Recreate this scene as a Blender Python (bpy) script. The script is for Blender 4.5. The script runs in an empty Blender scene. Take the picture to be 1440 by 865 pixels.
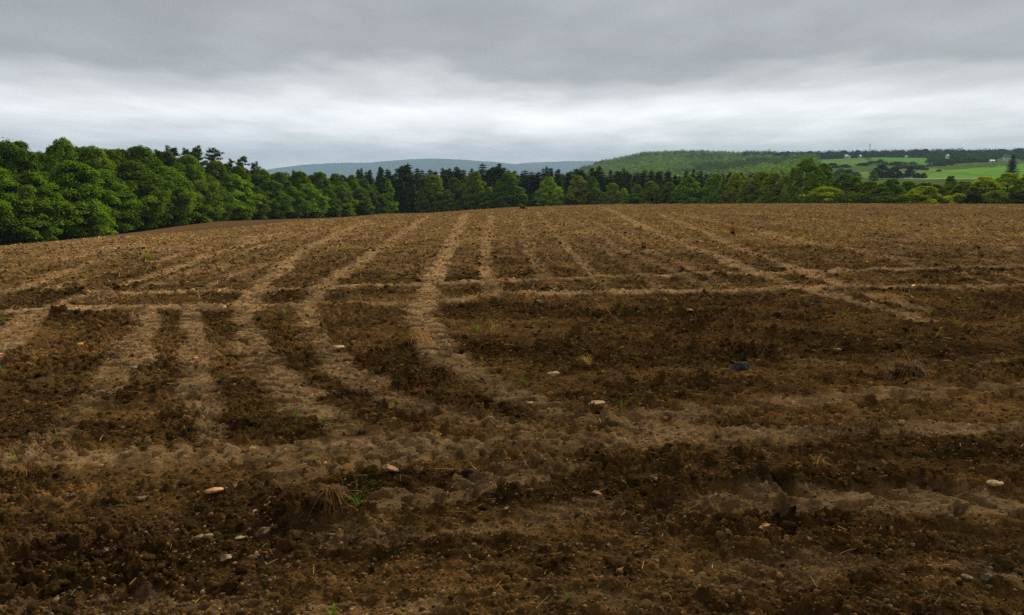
import bpy, math, random
import numpy as np
random.seed(7)
rng = np.random.default_rng(11)
F32 = np.float32
S = bpy.context.scene
COL = S.collection

# ------------------------------------------------------------------ camera
EYE = 1.7
FPX = 1130.0
PITCH = math.atan(187.5 / FPX)
CP, SP = math.cos(PITCH), math.sin(PITCH)
cam = bpy.data.cameras.new("camera")
cam.sensor_width = 36
cam.lens = 36 * FPX / 1440
cam.clip_start = 0.05
cam.clip_end = 40000
camo = bpy.data.objects.new("camera", cam)
COL.objects.link(camo)
camo.location = (0, 0, EYE)
camo.rotation_euler = (math.pi / 2 - PITCH, 0, 0)
S.camera = camo


def ray(u, v):
    """pixel of the 1440 x 865 photograph -> (x per metre ahead, drop per metre ahead)"""
    xr = (np.asarray(u, float) - 720) / FPX
    yr = -(np.asarray(v, float) - 432.5) / FPX
    dy = CP + yr * SP
    return xr / dy, -(yr * CP - SP) / dy


# ------------------------------------------------------------------ noise
def hsh(ix, iy, seed):
    h = (ix.astype(np.uint32) * np.uint32(374761393) + iy.astype(np.uint32) * np.uint32(668265263) + np.uint32((seed * 2246822519) & 0xFFFFFFFF))
    h ^= h >> np.uint32(13)
    h *= np.uint32(1274126177)
    h ^= h >> np.uint32(16)
    h *= np.uint32(2246822519)
    h ^= h >> np.uint32(15)
    return (h & np.uint32(0xFFFFFF)).astype(F32) / F32(0xFFFFFF)


def vn(x, y, seed):
    x = np.asarray(x, F32); y = np.asarray(y, F32)
    fx = np.floor(x); fy = np.floor(y)
    ix = fx.astype(np.int32); iy = fy.astype(np.int32)
    a = x - fx; b = y - fy
    a = a * a * a * (a * (a * 6 - 15) + 10); b = b * b * b * (b * (b * 6 - 15) + 10)
    n00 = hsh(ix, iy, seed); n10 = hsh(ix + 1, iy, seed)
    n01 = hsh(ix, iy + 1, seed); n11 = hsh(ix + 1, iy + 1, seed)
    n0 = n00 + (n10 - n00) * a; n1 = n01 + (n11 - n01) * a
    return (n0 + (n1 - n0) * b) * 2 - 1


def fbm(x, y, octs, seed, gain=0.5):
    r = 0; amp = 1.0; t = 0
    for o in range(octs):
        c, s = math.cos(o * 1.1), math.sin(o * 1.1)
        r = r + amp * vn((x * c - y * s) * 2 ** o + 17.3 * o, (x * s + y * c) * 2 ** o - 9.1 * o, seed + o)
        t += amp; amp *= gain
    return r / t


def clods(x, y, cell, seed, dens, rmin, rmax, squash):
    gx = np.asarray(x / cell, F32); gy = np.asarray(y / cell, F32)
    ix = np.floor(gx).astype(np.int32); iy = np.floor(gy).astype(np.int32)
    out = np.zeros(gx.shape, F32)
    for dx in (-1, 0, 1):
        for dy in (-1, 0, 1):
            jx = ix + dx; jy = iy + dy
            h1 = hsh(jx, jy, seed); h2 = hsh(jx, jy, seed + 1); h3 = hsh(jx, jy, seed + 2); h4 = hsh(jx, jy, seed + 3)
            ax = gx - (jx + h1); ay = gy - (jy + h2)
            r = rmin + (rmax - rmin) * h3 * h3
            # faceted lump: mix of round and two slanted planes
            ca = np.cos(h4 * 6.28); sa = np.sin(h4 * 6.28)
            ex = ax * ca + ay * sa; ey = (-ax * sa + ay * ca) * (1.0 + 0.7 * h2)
            q = r * r - ex * ex - ey * ey
            hgt = np.sqrt(np.maximum(q, 0)) * (0.75 + 0.5 * h1) + np.where(q > 0, ex * (h3 - 0.5) * 0.7, 0)
            hgt = np.where(h4 < dens, np.maximum(hgt, 0), 0)
            np.maximum(out, hgt, out=out)
    return out * F32(cell * squash)


def sstep(a, b, x):
    t = np.clip((x - a) / (b - a), 0, 1)
    return t * t * (3 - 2 * t)


# ------------------------------------------------------------------ macro terrain (a hill brow that falls to woods and a valley)
def tt(us):
    return np.array([ray(u, 300)[0] for u in us])


BROW = [(-400, 380), (-150, 359), (0, 346), (83, 339), (153, 333), (264, 326), (361, 317), (444, 308.5), (527, 303), (570, 301.2), (600, 300), (640, 297), (720, 291.5),
        (780, 289.3), (870, 287), (1150, 286), (1440, 287), (1850, 289)]
EDGE = [(-400, 85, 379), (-150, 85, 358), (0, 90, 345.6), (83, 100, 338), (153, 114, 330.5), (194, 124, 326), (250, 142, 318), (305, 162, 311.5), (400, 190, 308.0), (475, 215, 306),
        (527, 240, 301.5), (538, 222, 300.2), (545, 214, 300.0), (572, 214, 299.7), (590, 240, 299.6), (600, 252, 299.5), (720, 252, 296), (870, 248, 295), (1000, 228, 293), (1140, 175, 292), (1300, 150, 292),
        (1440, 150, 292), (1850, 150, 294)]
bt = tt([b[0] for b in BROW]); bs = np.array([ray(720, b[1])[1] for b in BROW])
et = tt([e[0] for e in EDGE]); ey_ = np.array([e[1] for e in EDGE], float); es = np.array([ray(720, e[2])[1] for e in EDGE])
FD = np.array([350, 500, 700, 900, 1200, 1500, 1800, 2200, 3000, 5000, 12500.])
FZ = {-600: [-15, -18, -22, -25, -25, -25, -25, -25, -25, -30, -38], 760: [-15, -18, -22, -25, -25, -25, -25, -25, -25, -30, -38],
      840: [-13, -14, -14, -12, 0, 12, 21, 10, -15, -30, -38], 900: [-13, -13, -11, -7, 8, 28, 41, 25, -10, -30, -38],
      960: [-12, -12, -9, -3, 12, 33, 45, 30, -10, -30, -38], 1020: [-12, -10, -6, 0, 15, 32, 42, 28, -5, -30, -38],
      1080: [-11, -6, 1, 7, 20, 31, 34, 25, 0, -30, -38], 1200: [-9, -2, 7, 14, 25, 30, 30, 20, 0, -30, -38],
      1320: [-7, -1, 8, 15, 26, 30, 30, 20, 0, -30, -38], 1440: [-6, 0, 9, 16, 27, 32, 32, 22, 0, -30, -38], 2000: [-6, 0, 9, 16, 27, 32, 32, 22, 0, -30, -38]}
ft = tt(list(FZ.keys())); fz = np.array(list(FZ.values()), float)
fs = (EYE - fz) / FD


def macro(x, y):
    x = np.asarray(x, float); y = np.maximum(np.asarray(y, float), 0.3)
    shp = np.broadcast(x, y).shape
    x = np.broadcast_to(x, shp).ravel(); y = np.broadcast_to(y, shp).ravel()
    t = np.clip(x / y, -1.0, 1.0)
    sc = np.interp(t, bt, bs)
    k = sc * sc / (4 * EYE); yc = 2 * EYE / sc
    yE = np.interp(t, et, ey_); sE = np.interp(t, et, es)
    s = (EYE + k * y * y) / y
    m = y > yc
    w = sstep(0, 1, (np.log(y) - np.log(yc)) / (np.log(yE) - np.log(yc)))
    s = np.where(m, sc + (sE - sc) * w, s)
    # beyond the edge of the field
    lf = np.log(FD)
    m2 = y > yE
    if m2.any():
        ti = t[m2]; yi = y[m2]
        cols = np.stack([np.interp(ti, ft, fs[:, j]) for j in range(len(FD))], 1)
        ly = np.log(yi); lE = np.log(yE[m2])
        out = np.where(ly < lf[0], sE[m2] + (cols[:, 0] - sE[m2]) * np.clip((ly - lE) / (lf[0] - lE), 0, 1), 0)
        for j in range(len(FD) - 1):
            mm = (ly >= lf[j]) & (ly < lf[j + 1])
            ww = (ly - lf[j]) / (lf[j + 1] - lf[j]); ww = ww * 0.5 + 0.5 * ww * ww * (3 - 2 * ww)
            out = np.where(mm, cols[:, j] + (cols[:, j + 1] - cols[:, j]) * ww, out)
        out = np.where(ly >= lf[-1], cols[:, -1], out)
        s[m2] = out
    return (EYE - s * y).reshape(shp)


def ground_pt(u, v):
    """where the sight line of a photo pixel meets the near field"""
    t, s = ray(u, v)
    t = float(t); s = float(s)
    sc = float(np.interp(t, bt, bs))
    k = sc * sc / (4 * EYE)
    d = s * s - 4 * k * EYE
    y = (s - math.sqrt(d)) / (2 * k) if d > 0 else 2 * EYE / sc
    return t * y, y


# ------------------------------------------------------------------ mesh helpers
def mesh_np(name, V, F, mat=None, smooth=False, attrs=None, parent=None, link=True):
    V = np.asarray(V, F32); F = np.asarray(F, np.int32)
    n = F.shape[1]
    me = bpy.data.meshes.new(name)
    me.vertices.add(len(V)); me.vertices.foreach_set("co", V.ravel())
    me.loops.add(F.size); me.loops.foreach_set("vertex_index", F.ravel())
    me.polygons.add(len(F)); me.polygons.foreach_set("loop_start", np.arange(0, F.size, n, dtype=np.int32))
    if smooth:
        me.polygons.foreach_set("use_smooth", np.ones(len(F), bool))
    for an, av in (attrs or {}).items():
        if av.ndim == 1:
            a = me.attributes.new(an, 'FLOAT', 'POINT'); a.data.foreach_set("value", av.astype(F32))
        else:
            a = me.attributes.new(an, 'FLOAT_COLOR', 'POINT')
            c = np.ones((len(av), 4), F32); c[:, :3] = av
            a.data.foreach_set("color", c.ravel())
    me.update(calc_edges=True)
    if mat: me.materials.append(mat)
    if not link: return me
    o = bpy.data.objects.new(name, me); COL.objects.link(o)
    if parent: o.parent = parent
    return o


def tag(o, label=None, cat=None, group=None, kind=None):
    if label: o["label"] = label
    if cat: o["category"] = cat
    if group: o["group"] = group
    if kind: o["kind"] = kind
    return o


def child(name, me, parent):
    o = bpy.data.objects.new(name, me); COL.objects.link(o); o.parent = parent
    return o


def empty(name, loc, rz=0, sc=(1, 1, 1)):
    o = bpy.data.objects.new(name, None); COL.objects.link(o)
    o.empty_display_size = 0.2
    o.location = loc; o.rotation_euler = (0, 0, rz); o.scale = sc
    return o


def ordn(n):
    w = ["first", "second", "third", "fourth", "fifth", "sixth", "seventh", "eighth", "ninth", "tenth"]
    if n <= 10: return w[n - 1]
    if 10 < n % 100 < 20: return f"{n}th"
    return f"{n}" + {1: "st", 2: "nd", 3: "rd"}.get(n % 10, "th")


# ------------------------------------------------------------------ materials
class N:
    def __init__(s, name):
        s.m = bpy.data.materials.new(name); s.m.use_nodes = True
        s.t = s.m.node_tree; s.t.nodes.clear()
        s.out = s.t.nodes.new("ShaderNodeOutputMaterial")

    def n(s, kind, **kw):
        nd = s.t.nodes.new(kind)
        for k, v in kw.items():
            if k in nd.inputs.keys(): nd.inputs[k].default_value = v
            else: setattr(nd, k, v)
        return nd

    def l(s, a, b): s.t.links.new(a, b)

    def math(s, op, a, b=None, c=None):
        nd = s.t.nodes.new("ShaderNodeMath"); nd.operation = op
        for i, v in enumerate((a, b, c)):
            if v is None: continue
            if isinstance(v, (int, float)): nd.inputs[i].default_value = v
            else: s.l(v, nd.inputs[i])
        return nd.outputs[0]

    def mix(s, fac, a, b, mode='MIX'):
        nd = s.t.nodes.new("ShaderNodeMix"); nd.data_type = 'RGBA'; nd.blend_type = mode
        for sock, v in ((nd.inputs[0], fac), (nd.inputs[6], a), (nd.inputs[7], b)):
            if isinstance(v, (int, float)): sock.default_value = v
            elif isinstance(v, tuple): sock.default_value = (*v, 1) if len(v) == 3 else v
            else: s.l(v, sock)
        return nd.outputs[2]

    def noise(s, vec, scale, detail=3, rough=0.55):
        nd = s.t.nodes.new("ShaderNodeTexNoise"); nd.inputs["Scale"].default_value = scale
        nd.inputs["Detail"].default_value = detail; nd.inputs["Roughness"].default_value = rough
        if vec is not None: s.l(vec, nd.inputs["Vector"])
        return nd.outputs["Fac"]

    def ramp(s, fac, stops):
        nd = s.t.nodes.new("ShaderNodeMapRange"); nd.inputs[1].default_value, nd.inputs[2].default_value, nd.inputs[3].default_value, nd.inputs[4].default_value = stops
        s.l(fac, nd.inputs[0]); return nd.outputs[0]

    def done(s, bsdf, disp=None):
        s.l(bsdf, s.out.inputs[0]); return s.m


def soil_material():
    k = N("ploughed_soil")
    pos = k.n("ShaderNodeNewGeometry").outputs["Position"]
    col = k.n("ShaderNodeAttribute", attribute_name="soilcol").outputs["Color"]
    n1 = k.noise(pos, 3.0, 4)
    n2 = k.noise(pos, 22.0, 4, 0.65)
    n3 = k.noise(pos, 120.0, 3, 0.7)
    f = k.math('MULTIPLY', k.ramp(n1, (0.3, 0.7, 0.85, 1.15)), k.ramp(n2, (0.3, 0.7, 0.75, 1.25)))
    f = k.math('MULTIPLY', f, k.ramp(n3, (0.3, 0.7, 0.7, 1.35)))
    n4 = k.noise(pos, 55.0, 2, 0.8)
    f = k.math('MULTIPLY', f, k.ramp(n4, (0.3, 0.7, 0.75, 1.28)))
    c = k.mix(1.0, col, f, 'MULTIPLY')
    # reddish and ashen crumbs
    n5 = k.noise(pos, 9.0, 5, 0.75)
    c = k.mix(k.ramp(n5, (0.5, 0.7, 0.0, 0.5)), c, k.mix(1.0, c, (1.25, 1.03, 0.8), 'MULTIPLY'))
    # crumbs of grit and chaff
    vo = k.n("ShaderNodeTexVoronoi", Scale=42.0); k.l(pos, vo.inputs["Vector"])
    sep = k.n("ShaderNodeSeparateColor"); k.l(vo.outputs["Color"], sep.inputs[0])
    pick = k.math('GREATER_THAN', sep.outputs[0], 0.9)
    near = k.math('LESS_THAN', vo.outputs["Distance"], 0.3)
    m = k.math('MULTIPLY', k.math('MULTIPLY', pick, near), 0.55)
    c = k.mix(m, c, (0.15, 0.12, 0.08))
    b = k.n("ShaderNodeBsdfDiffuse", Roughness=1.0)
    k.l(c, b.inputs["Color"])
    hgt = k.math('ADD', k.math('ADD', k.math('MULTIPLY', n2, 0.5), k.math('MULTIPLY', n4, 0.45)), k.math('MULTIPLY', n3, 0.3))
    bp = k.n("ShaderNodeBump", Strength=1.0, Distance=0.012); k.l(hgt, bp.inputs["Height"]); k.l(bp.outputs[0], b.inputs["Normal"])
    return k.done(b.outputs[0])


def meadow_material():
    k = N("meadow_grass")
    pos = k.n("ShaderNodeNewGeometry").outputs["Position"]
    col = k.n("ShaderNodeAttribute", attribute_name="soilcol").outputs["Color"]
    f = k.math('MULTIPLY', k.ramp(k.noise(pos, 0.02, 4), (0.3, 0.7, 0.8, 1.2)), k.ramp(k.noise(pos, 0.25, 4), (0.3, 0.7, 0.75, 1.25)))
    b = k.n("ShaderNodeBsdfDiffuse"); k.l(k.mix(1.0, col, f, 'MULTIPLY'), b.inputs[0])
    return k.done(b.outputs[0])


def leaf_material(name, spread=0.5, trans=0.3, attr=None):
    k = N(name)
    g = k.n("ShaderNodeNewGeometry")
    if attr: base = k.n("ShaderNodeAttribute", attribute_name=attr).outputs["Color"]
    else: base = k.n("ShaderNodeObjectInfo").outputs["Color"]
    r = k.ramp(g.outputs["Random Per Island"], (0, 1, 1 - spread, 1 + spread))
    tc = k.n("ShaderNodeTexCoord").outputs["Object"]
    nz = k.ramp(k.noise(tc, 0.45, 2), (0.3, 0.7, 0.75, 1.3))
    c = k.mix(1.0, base, k.math('MULTIPLY', r, nz), 'MULTIPLY')
    c = k.mix(k.math('MULTIPLY', g.outputs["Random Per Island"], 0.35), c, k.mix(1.0, c, (1.5, 1.15, 0.5), 'MULTIPLY'))
    d = k.n("ShaderNodeBsdfDiffuse"); t = k.n("ShaderNodeBsdfTranslucent")
    k.l(c, d.inputs[0]); k.l(k.mix(1.0, c, (1.1, 1.2, 0.5), 'MULTIPLY'), t.inputs[0])
    mx = k.n("ShaderNodeMixShader", Fac=trans); mx.inputs[0].default_value = trans
    k.l(d.outputs[0], mx.inputs[1]); k.l(t.outputs[0], mx.inputs[2])
    return k.done(mx.outputs[0])


def plain_material(name, colr, rough=0.8, scale=8.0, var=0.25, bump=0.0, objcol=False):
    k = N(name)
    tc = k.n("ShaderNodeTexCoord").outputs["Object"]
    base = k.n("ShaderNodeObjectInfo").outputs["Color"] if objcol else None
    n = k.noise(tc, scale, 5, 0.6)
    f = k.ramp(n, (0.3, 0.7, 1 - var, 1 + var))
    if base is None:
        rgb = k.n("ShaderNodeRGB"); rgb.outputs[0].default_value = (*colr, 1); base = rgb.outputs[0]
    b = k.n("ShaderNodeBsdfPrincipled", Roughness=rough); b.inputs["Specular IOR Level"].default_value = 0.25 if rough < 0.8 else 0.04
    k.l(k.mix(1.0, base, f, 'MULTIPLY'), b.inputs["Base Color"])
    if bump:
        bp = k.n("ShaderNodeBump", Strength=0.6, Distance=bump); k.l(n, bp.inputs["Height"]); k.l(bp.outputs[0], b.inputs["Normal"])
    return k.done(b.outputs[0])


M_SOIL = soil_material()
M_MEADOW = meadow_material()
M_LEAF = leaf_material("broad_leaves", 0.45, 0.3)
M_NEEDLE = leaf_material("conifer_needles", 0.4, 0.12)
M_WOODS = leaf_material("distant_leaves", 0.35, 0.2, "leafcol")
M_BARK = plain_material("tree_bark", (0.075, 0.06, 0.045), 0.95, 6, 0.4, 0.02)
M_STONE = plain_material("field_stone", (1, 1, 1), 0.9, 3.5, 0.55, 0.03, True)
M_CLOD = plain_material("soil_lump", (0.062, 0.035, 0.0115), 0.97, 25, 0.5, 0.006)
M_STRAW = leaf_material("dry_straw", 0.5, 0.1, "leafcol")
M_STALK = leaf_material("dead_stalks", 0.45, 0.1)
M_GREEN = leaf_material("grass_blades", 0.3, 0.35)
M_WHITE = plain_material("white_paint", (0.8, 0.8, 0.78), 0.7, 0.6, 0.06)
M_ROOF = plain_material("grey_roofing", (0.16, 0.18, 0.21), 0.8, 0.8, 0.15)
M_PALEROOF = plain_material("pale_metal_roofing", (0.72, 0.73, 0.74), 0.6, 0.6, 0.06)
M_GLASS = plain_material("window_glass", (0.03, 0.035, 0.04), 0.15, 2, 0.1)
M_BRICK = plain_material("chimney_brick", (0.45, 0.42, 0.4), 0.9, 3, 0.2)
M_STEEL = plain_material("galvanised_steel", (0.3, 0.31, 0.33), 0.5, 3, 0.15)
M_HILL = plain_material("mountain_forest", (0.022, 0.04, 0.024), 1.0, 0.004, 0.45)

# ------------------------------------------------------------------ the ground grid
y0, y1 = 1.1, 100.0
r1 = 0.0024
n1 = int(math.log(y1 / y0) / math.log(1 + r1))
ys = [y0 * (1 + r1) ** i for i in range(n1)]
while ys[-1] < 2600: ys.append(ys[-1] * 1.007)
while ys[-1] < 12400: ys.append(ys[-1] * 1.03)
YS = np.array(ys, float); NR = len(YS); NC = 1201
QS = np.linspace(-1, 1, NC)
WS = 0.82 * YS + 1.3
X = (QS[None, :] * WS[:, None]); Y = np.broadcast_to(YS[:, None], X.shape)
Z = macro(X, Y)
NF = n1                                                              # rows that carry soil detail
xf = X[:NF].astype(F32); yf = np.ascontiguousarray(Y[:NF]).astype(F32)

TR = np.zeros(xf.shape, F32); TD = np.zeros(xf.shape, F32); BERM = np.zeros(xf.shape, F32); RIDGE = np.zeros(xf.shape, F32)
edge_noise = (fbm(xf * 2.2, yf * 2.2, 3, 300) * 0.13).astype(F32)
edge_noise += (vn(xf * 11, yf * 11, 330) * 0.03).astype(F32)


def catmull(pts, step):
    P = [np.array(p, float) for p in pts]
    P = [2 * P[0] - P[1]] + P + [2 * P[-1] - P[-2]]
    out = []
    for i in range(1, len(P) - 2):
        a, b, c, d = P[i - 1:i + 3]
        n = max(1, int(np.linalg.norm(c - b) / step))
        for j in range(n):
            t = j / n
            out.append(0.5 * (2 * b + (c - a) * t + (2 * a - 5 * b + 4 * c - d) * t * t + (3 * b - a - 3 * c + d) * t ** 3))
    out.append(P[-2])
    return np.array(out)


def segs(path, reach):
    along = 0
    for a, b in zip(path[:-1], path[1:]):
        L = float(np.hypot(*(b - a)))
        if L < 1e-6: continue
        lo = min(a[1], b[1]) - reach; hi = max(a[1], b[1]) + reach
        i0 = int(np.searchsorted(YS[:NF], lo)); i1 = int(np.searchsorted(YS[:NF], hi))
        if i1 > i0:
            qa = (min(a[0], b[0]) - reach); qb = (max(a[0], b[0]) + reach)
            w0, w1 = WS[i0], WS[min(i1, NF - 1)]
            q0 = min(qa / w0, qa / w1); q1 = max(qb / w0, qb / w1)
            j0 = max(0, int((q0 + 1) / 2 * (NC - 1))); j1 = min(NC, int((q1 + 1) / 2 * (NC - 1)) + 2)
            if j1 > j0: yield a, b, L, along, (slice(i0, i1), slice(j0, j1))
        along += L


def track(pix, hw, strength, depth=0.035, lug=0.014, pitch=0.19, berm=0.02, slant=0.4):
    hw *= 0.8
    pts = [ground_pt(u, v) for u, v in pix]
    path = catmull(pts, 0.6)
    for a, b, L, al, sl in segs(path, hw * 2 + 0.5):
        px = xf[sl] - F32(a[0]); py = yf[sl] - F32(a[1])
        ux, uy = (b - a) / L
        s = np.clip(px * F32(ux) + py * F32(uy), 0, L)
        dx = px - s * F32(ux); dy = py - s * F32(uy)
        d = np.sqrt(dx * dx + dy * dy)
        side = px * F32(-uy) + py * F32(ux)
        dn = (d + edge_noise[sl]) / (1 + 0.2 * sstep(14, 40, yf[sl]))
        w = (1 - sstep(hw * 0.55, hw * 1.15, dn)) * strength
        ph = (s + al + np.abs(side) * slant) / pitch + vn(xf[sl] * 1.3, yf[sl] * 1.3, 55) * 0.4
        # staggered lug bars, left and right half offset
        ph = ph + np.where(side > 0, 0.5, 0.0)
        lg = sstep(0.1, 0.5, np.abs(ph - np.floor(ph) - 0.5) * 2) * 2 - 1
        wear = 0.25 + 0.75 * sstep(-0.6, 0.2, vn(xf[sl] * 0.9, yf[sl] * 0.9, 71))
        td = -depth + 1.9 * lug * lg * wear
        bm = np.exp(-((dn - hw * 1.3) / (hw * 0.28)) ** 2) * berm
        up = w > TR[sl]
        TR[sl] = np.where(up, w, TR[sl]); TD[sl] = np.where(up, td, TD[sl])
        np.maximum(BERM[sl], bm, out=BERM[sl])


def ridge(pix, hw, amp):
    amp *= 0.7
    path = catmull([ground_pt(u, v) for u, v in pix], 0.5)
    for a, b, L, al, sl in segs(path, hw * 2.5 + 0.3):
        px = xf[sl] - F32(a[0]); py = yf[sl] - F32(a[1])
        ux, uy = (b - a) / L
        s = np.clip(px * F32(ux) + py * F32(uy), 0, L)
        d = np.hypot(px - s * F32(ux), py - s * F32(uy)) + edge_noise[sl] * 0.8
        np.maximum(RIDGE[sl], np.exp(-(d / hw) ** 2) * amp, out=RIDGE[sl])


# wheel tracks running away from the camera, then the ones that turn across the headland
track([(655, 300), (640, 330), (622, 365), (605, 400), (597, 425), (590, 450), (606, 478), (650, 515), (715, 553), (800, 583), (900, 602), (1010, 618)], 0.25, 0.9, 0.022, 0.032, 0.27)
track([(605, 303), (540, 345), (480, 385), (437, 420), (432, 445), (450, 480), (490, 518), (560, 560), (640, 590), (760, 612), (900, 622)], 0.22, 0.75, 0.015, 0.02, 0.24)
track([(692, 302), (684, 350), (686, 385), (696, 412)], 0.2, 0.7)
track([(732, 300), (742, 345), (765, 385), (790, 405)], 0.16, 0.45)
track([(845, 291), (920, 325), (1010, 360), (1100, 395), (1190, 420), (1300, 450)], 0.26, 0.8)
track([(925, 299), (1010, 335), (1100, 370), (1200, 405), (1290, 430)], 0.24, 0.65)
track([(790, 300), (850, 335), (930, 375), (1000, 400)], 0.18, 0.4)
track([(520, 310), (440, 345), (385, 385), (355, 415), (342, 440), (348, 480), (378, 520), (430, 570), (520, 612), (620, 622)], 0.24, 0.8, 0.02, 0.024, 0.24)
track([(400, 325), (250, 375), (130, 412), (50, 440), (-30, 490)], 0.28, 0.75)
track([(470, 312), (330, 360), (210, 400), (120, 425)], 0.16, 0.4)
track([(180, 352), (60, 392), (-60, 432)], 0.25, 0.6)
track([(268, 437), (276, 490), (280, 540), (290, 600), (310, 640)], 0.2, 0.75, 0.015, 0.012, 0.24)
track([(205, 440), (188, 500), (135, 560), (80, 615), (10, 660)], 0.24, 0.75, 0.015, 0.02, 0.24)
track([(60, 432), (30, 465), (-40, 520)], 0.25, 0.7)
track([(1040, 318), (1200, 350), (1440, 392), (1600, 420)], 0.22, 0.45)
track([(1180, 310), (1440, 345), (1600, 370)], 0.22, 0.35)
track([(-120, 440), (0, 437), (200, 432), (440, 427), (570, 424), (700, 418), (840, 410), (1000, 408), (1200, 404), (1440, 400), (1600, 397)], 0.25, 0.85, -0.012, 0.006, 0.19, 0.004)
track([(150, 412), (330, 408), (480, 402), (600, 398), (760, 392), (900, 388), (1080, 382), (1250, 378), (1440, 374), (1600, 371)], 0.24, 0.75, -0.015, 0.006, 0.19, 0.004)
track([(-200, 668), (0, 652), (150, 643), (300, 637), (480, 634), (640, 628), (800, 622), (960, 610), (1100, 606), (1250, 603), (1440, 600), (1620, 598)], 0.25, 0.95, 0.008, 0.010, 0.17, 0.012)
track([(420, 655), (540, 640), (640, 635), (760, 620)], 0.28, 0.8, 0.04, 0.02, 0.16)
track([(900, 585), (1060, 562), (1200, 552), (1330, 548), (1440, 545), (1600, 545)], 0.24, 0.8, 0.05, 0.03, 0.42, 0.03, 0.5)
track([(540, 700), (640, 690), (720, 672), (800, 655)], 0.17, 0.7, 0.04, 0.022, 0.2)
track([(1000, 705), (1180, 698), (1300, 706), (1440, 716), (1600, 730)], 0.22, 0.85, 0.055, 0.03, 0.34, 0.04, 0.5)
track([(430, 745), (560, 760), (720, 735), (860, 700)], 0.13, 0.4, 0.03, 0.01)
track([(-150, 850), (150, 846), (330, 843), (520, 845), (760, 838), (900, 845)], 0.1, 0.5, 0.02, 0.008)
track([(1000, 812), (1150, 790), (1300, 790), (1440, 800)], 0.13, 0.5, 0.03, 0.01)
track([(960, 520), (1100, 505), (1250, 512), (1440, 500)], 0.14, 0.35, 0.03, 0.01)
for k_, X_ in enumerate((-10.5, -8.6, -6.6, -5.0, -4.3, 1.6, 2.4, 3.4, 7.6, 9.4, 11.6, 14.0)):
    track([(700 + X_ * 94 * (v - 245) / 155 + 3 * math.sin(v * 0.05 + k_), v) for v in (312 if X_ < -3 else 298, 325, 350, 375, 402)], 0.15, 0.30 + 0.12 * (k_ % 3), 0.015, 0.006)
# heaped soil ridges
for p, hw, a in (([(-100, 700), (100, 690), (260, 685), (400, 690)], 0.11, 0.06), ([(-100, 772), (150, 765), (330, 768), (520, 752), (650, 768)], 0.11, 0.06),
                 ([(-60, 815), (150, 808), (380, 812), (560, 800)], 0.08, 0.04), ([(470, 668), (620, 665), (700, 690)], 0.1, 0.05),
                 ([(720, 660), (900, 650), (1080, 640), (1250, 632), (1440, 638), (1600, 640)], 0.12, 0.07), ([(880, 700), (1000, 680), (1150, 672), (1300, 672), (1440, 682)], 0.1, 0.07),
                 ([(1040, 752), (1200, 745), (1330, 752), (1440, 765), (1600, 770)], 0.1, 0.06), ([(960, 845), (1150, 840), (1440, 850)], 0.08, 0.04),
                 ([(560, 570), (700, 592), (820, 612), (960, 625)], 0.12, 0.03), ([(420, 600), (300, 622), (100, 628), (-80, 640)], 0.12, 0.06),
                 ([(960, 535), (1120, 525), (1280, 530), (1440, 520)], 0.15, 0.09), ([(680, 432), (900, 440), (1100, 470), (1250, 500)], 0.35, 0.09),
                 ([(840, 470), (980, 490), (1100, 500)], 0.3, 0.08), ([(470, 430), (560, 445)], 0.35, 0.09), ([(80, 445), (130, 455), (110, 500)], 0.3, 0.045),
                 ([(235, 445), (235, 500), (175, 560)], 0.3, 0.02), ([(305, 445), (318, 520), (350, 585)], 0.3, 0.02), ([(390, 450), (425, 510), (520, 565)], 0.3, 0.025),
                 ([(490, 470), (560, 520), (640, 560)], 0.24, 0.02), ([(1060, 395), (1000, 385)], 0.25, 0.06), ([(1180, 388), (1440, 386)], 0.25, 0.07), ([(240, 420), (420, 415)], 0.2, 0.06),
                 ([(405, 722), (450, 730), (505, 735)], 0.13, 0.13)):
    ridge(p, hw, a)

cellw = (2 * WS[:NF] / (NC - 1)).astype(F32)[:, None]
rowd = (YS[:NF] * r1).astype(F32)[:, None]
res = np.maximum(cellw, rowd * 0.7)
patch = sstep(-0.35, 0.5, fbm(xf * 0.9, yf * 0.9, 3, 401)).astype(F32)      # how lumpy the tilth is here
patch2 = sstep(-0.4, 0.4, fbm(xf * 0.35, yf * 0.35, 2, 431)).astype(F32)
rough = (fbm(xf * 0.7, yf * 0.7, 3, 11) * 0.045).astype(F32)
rough += (fbm(xf * 3.1, yf * 3.1, 4, 21) * 0.035).astype(F32)
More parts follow.
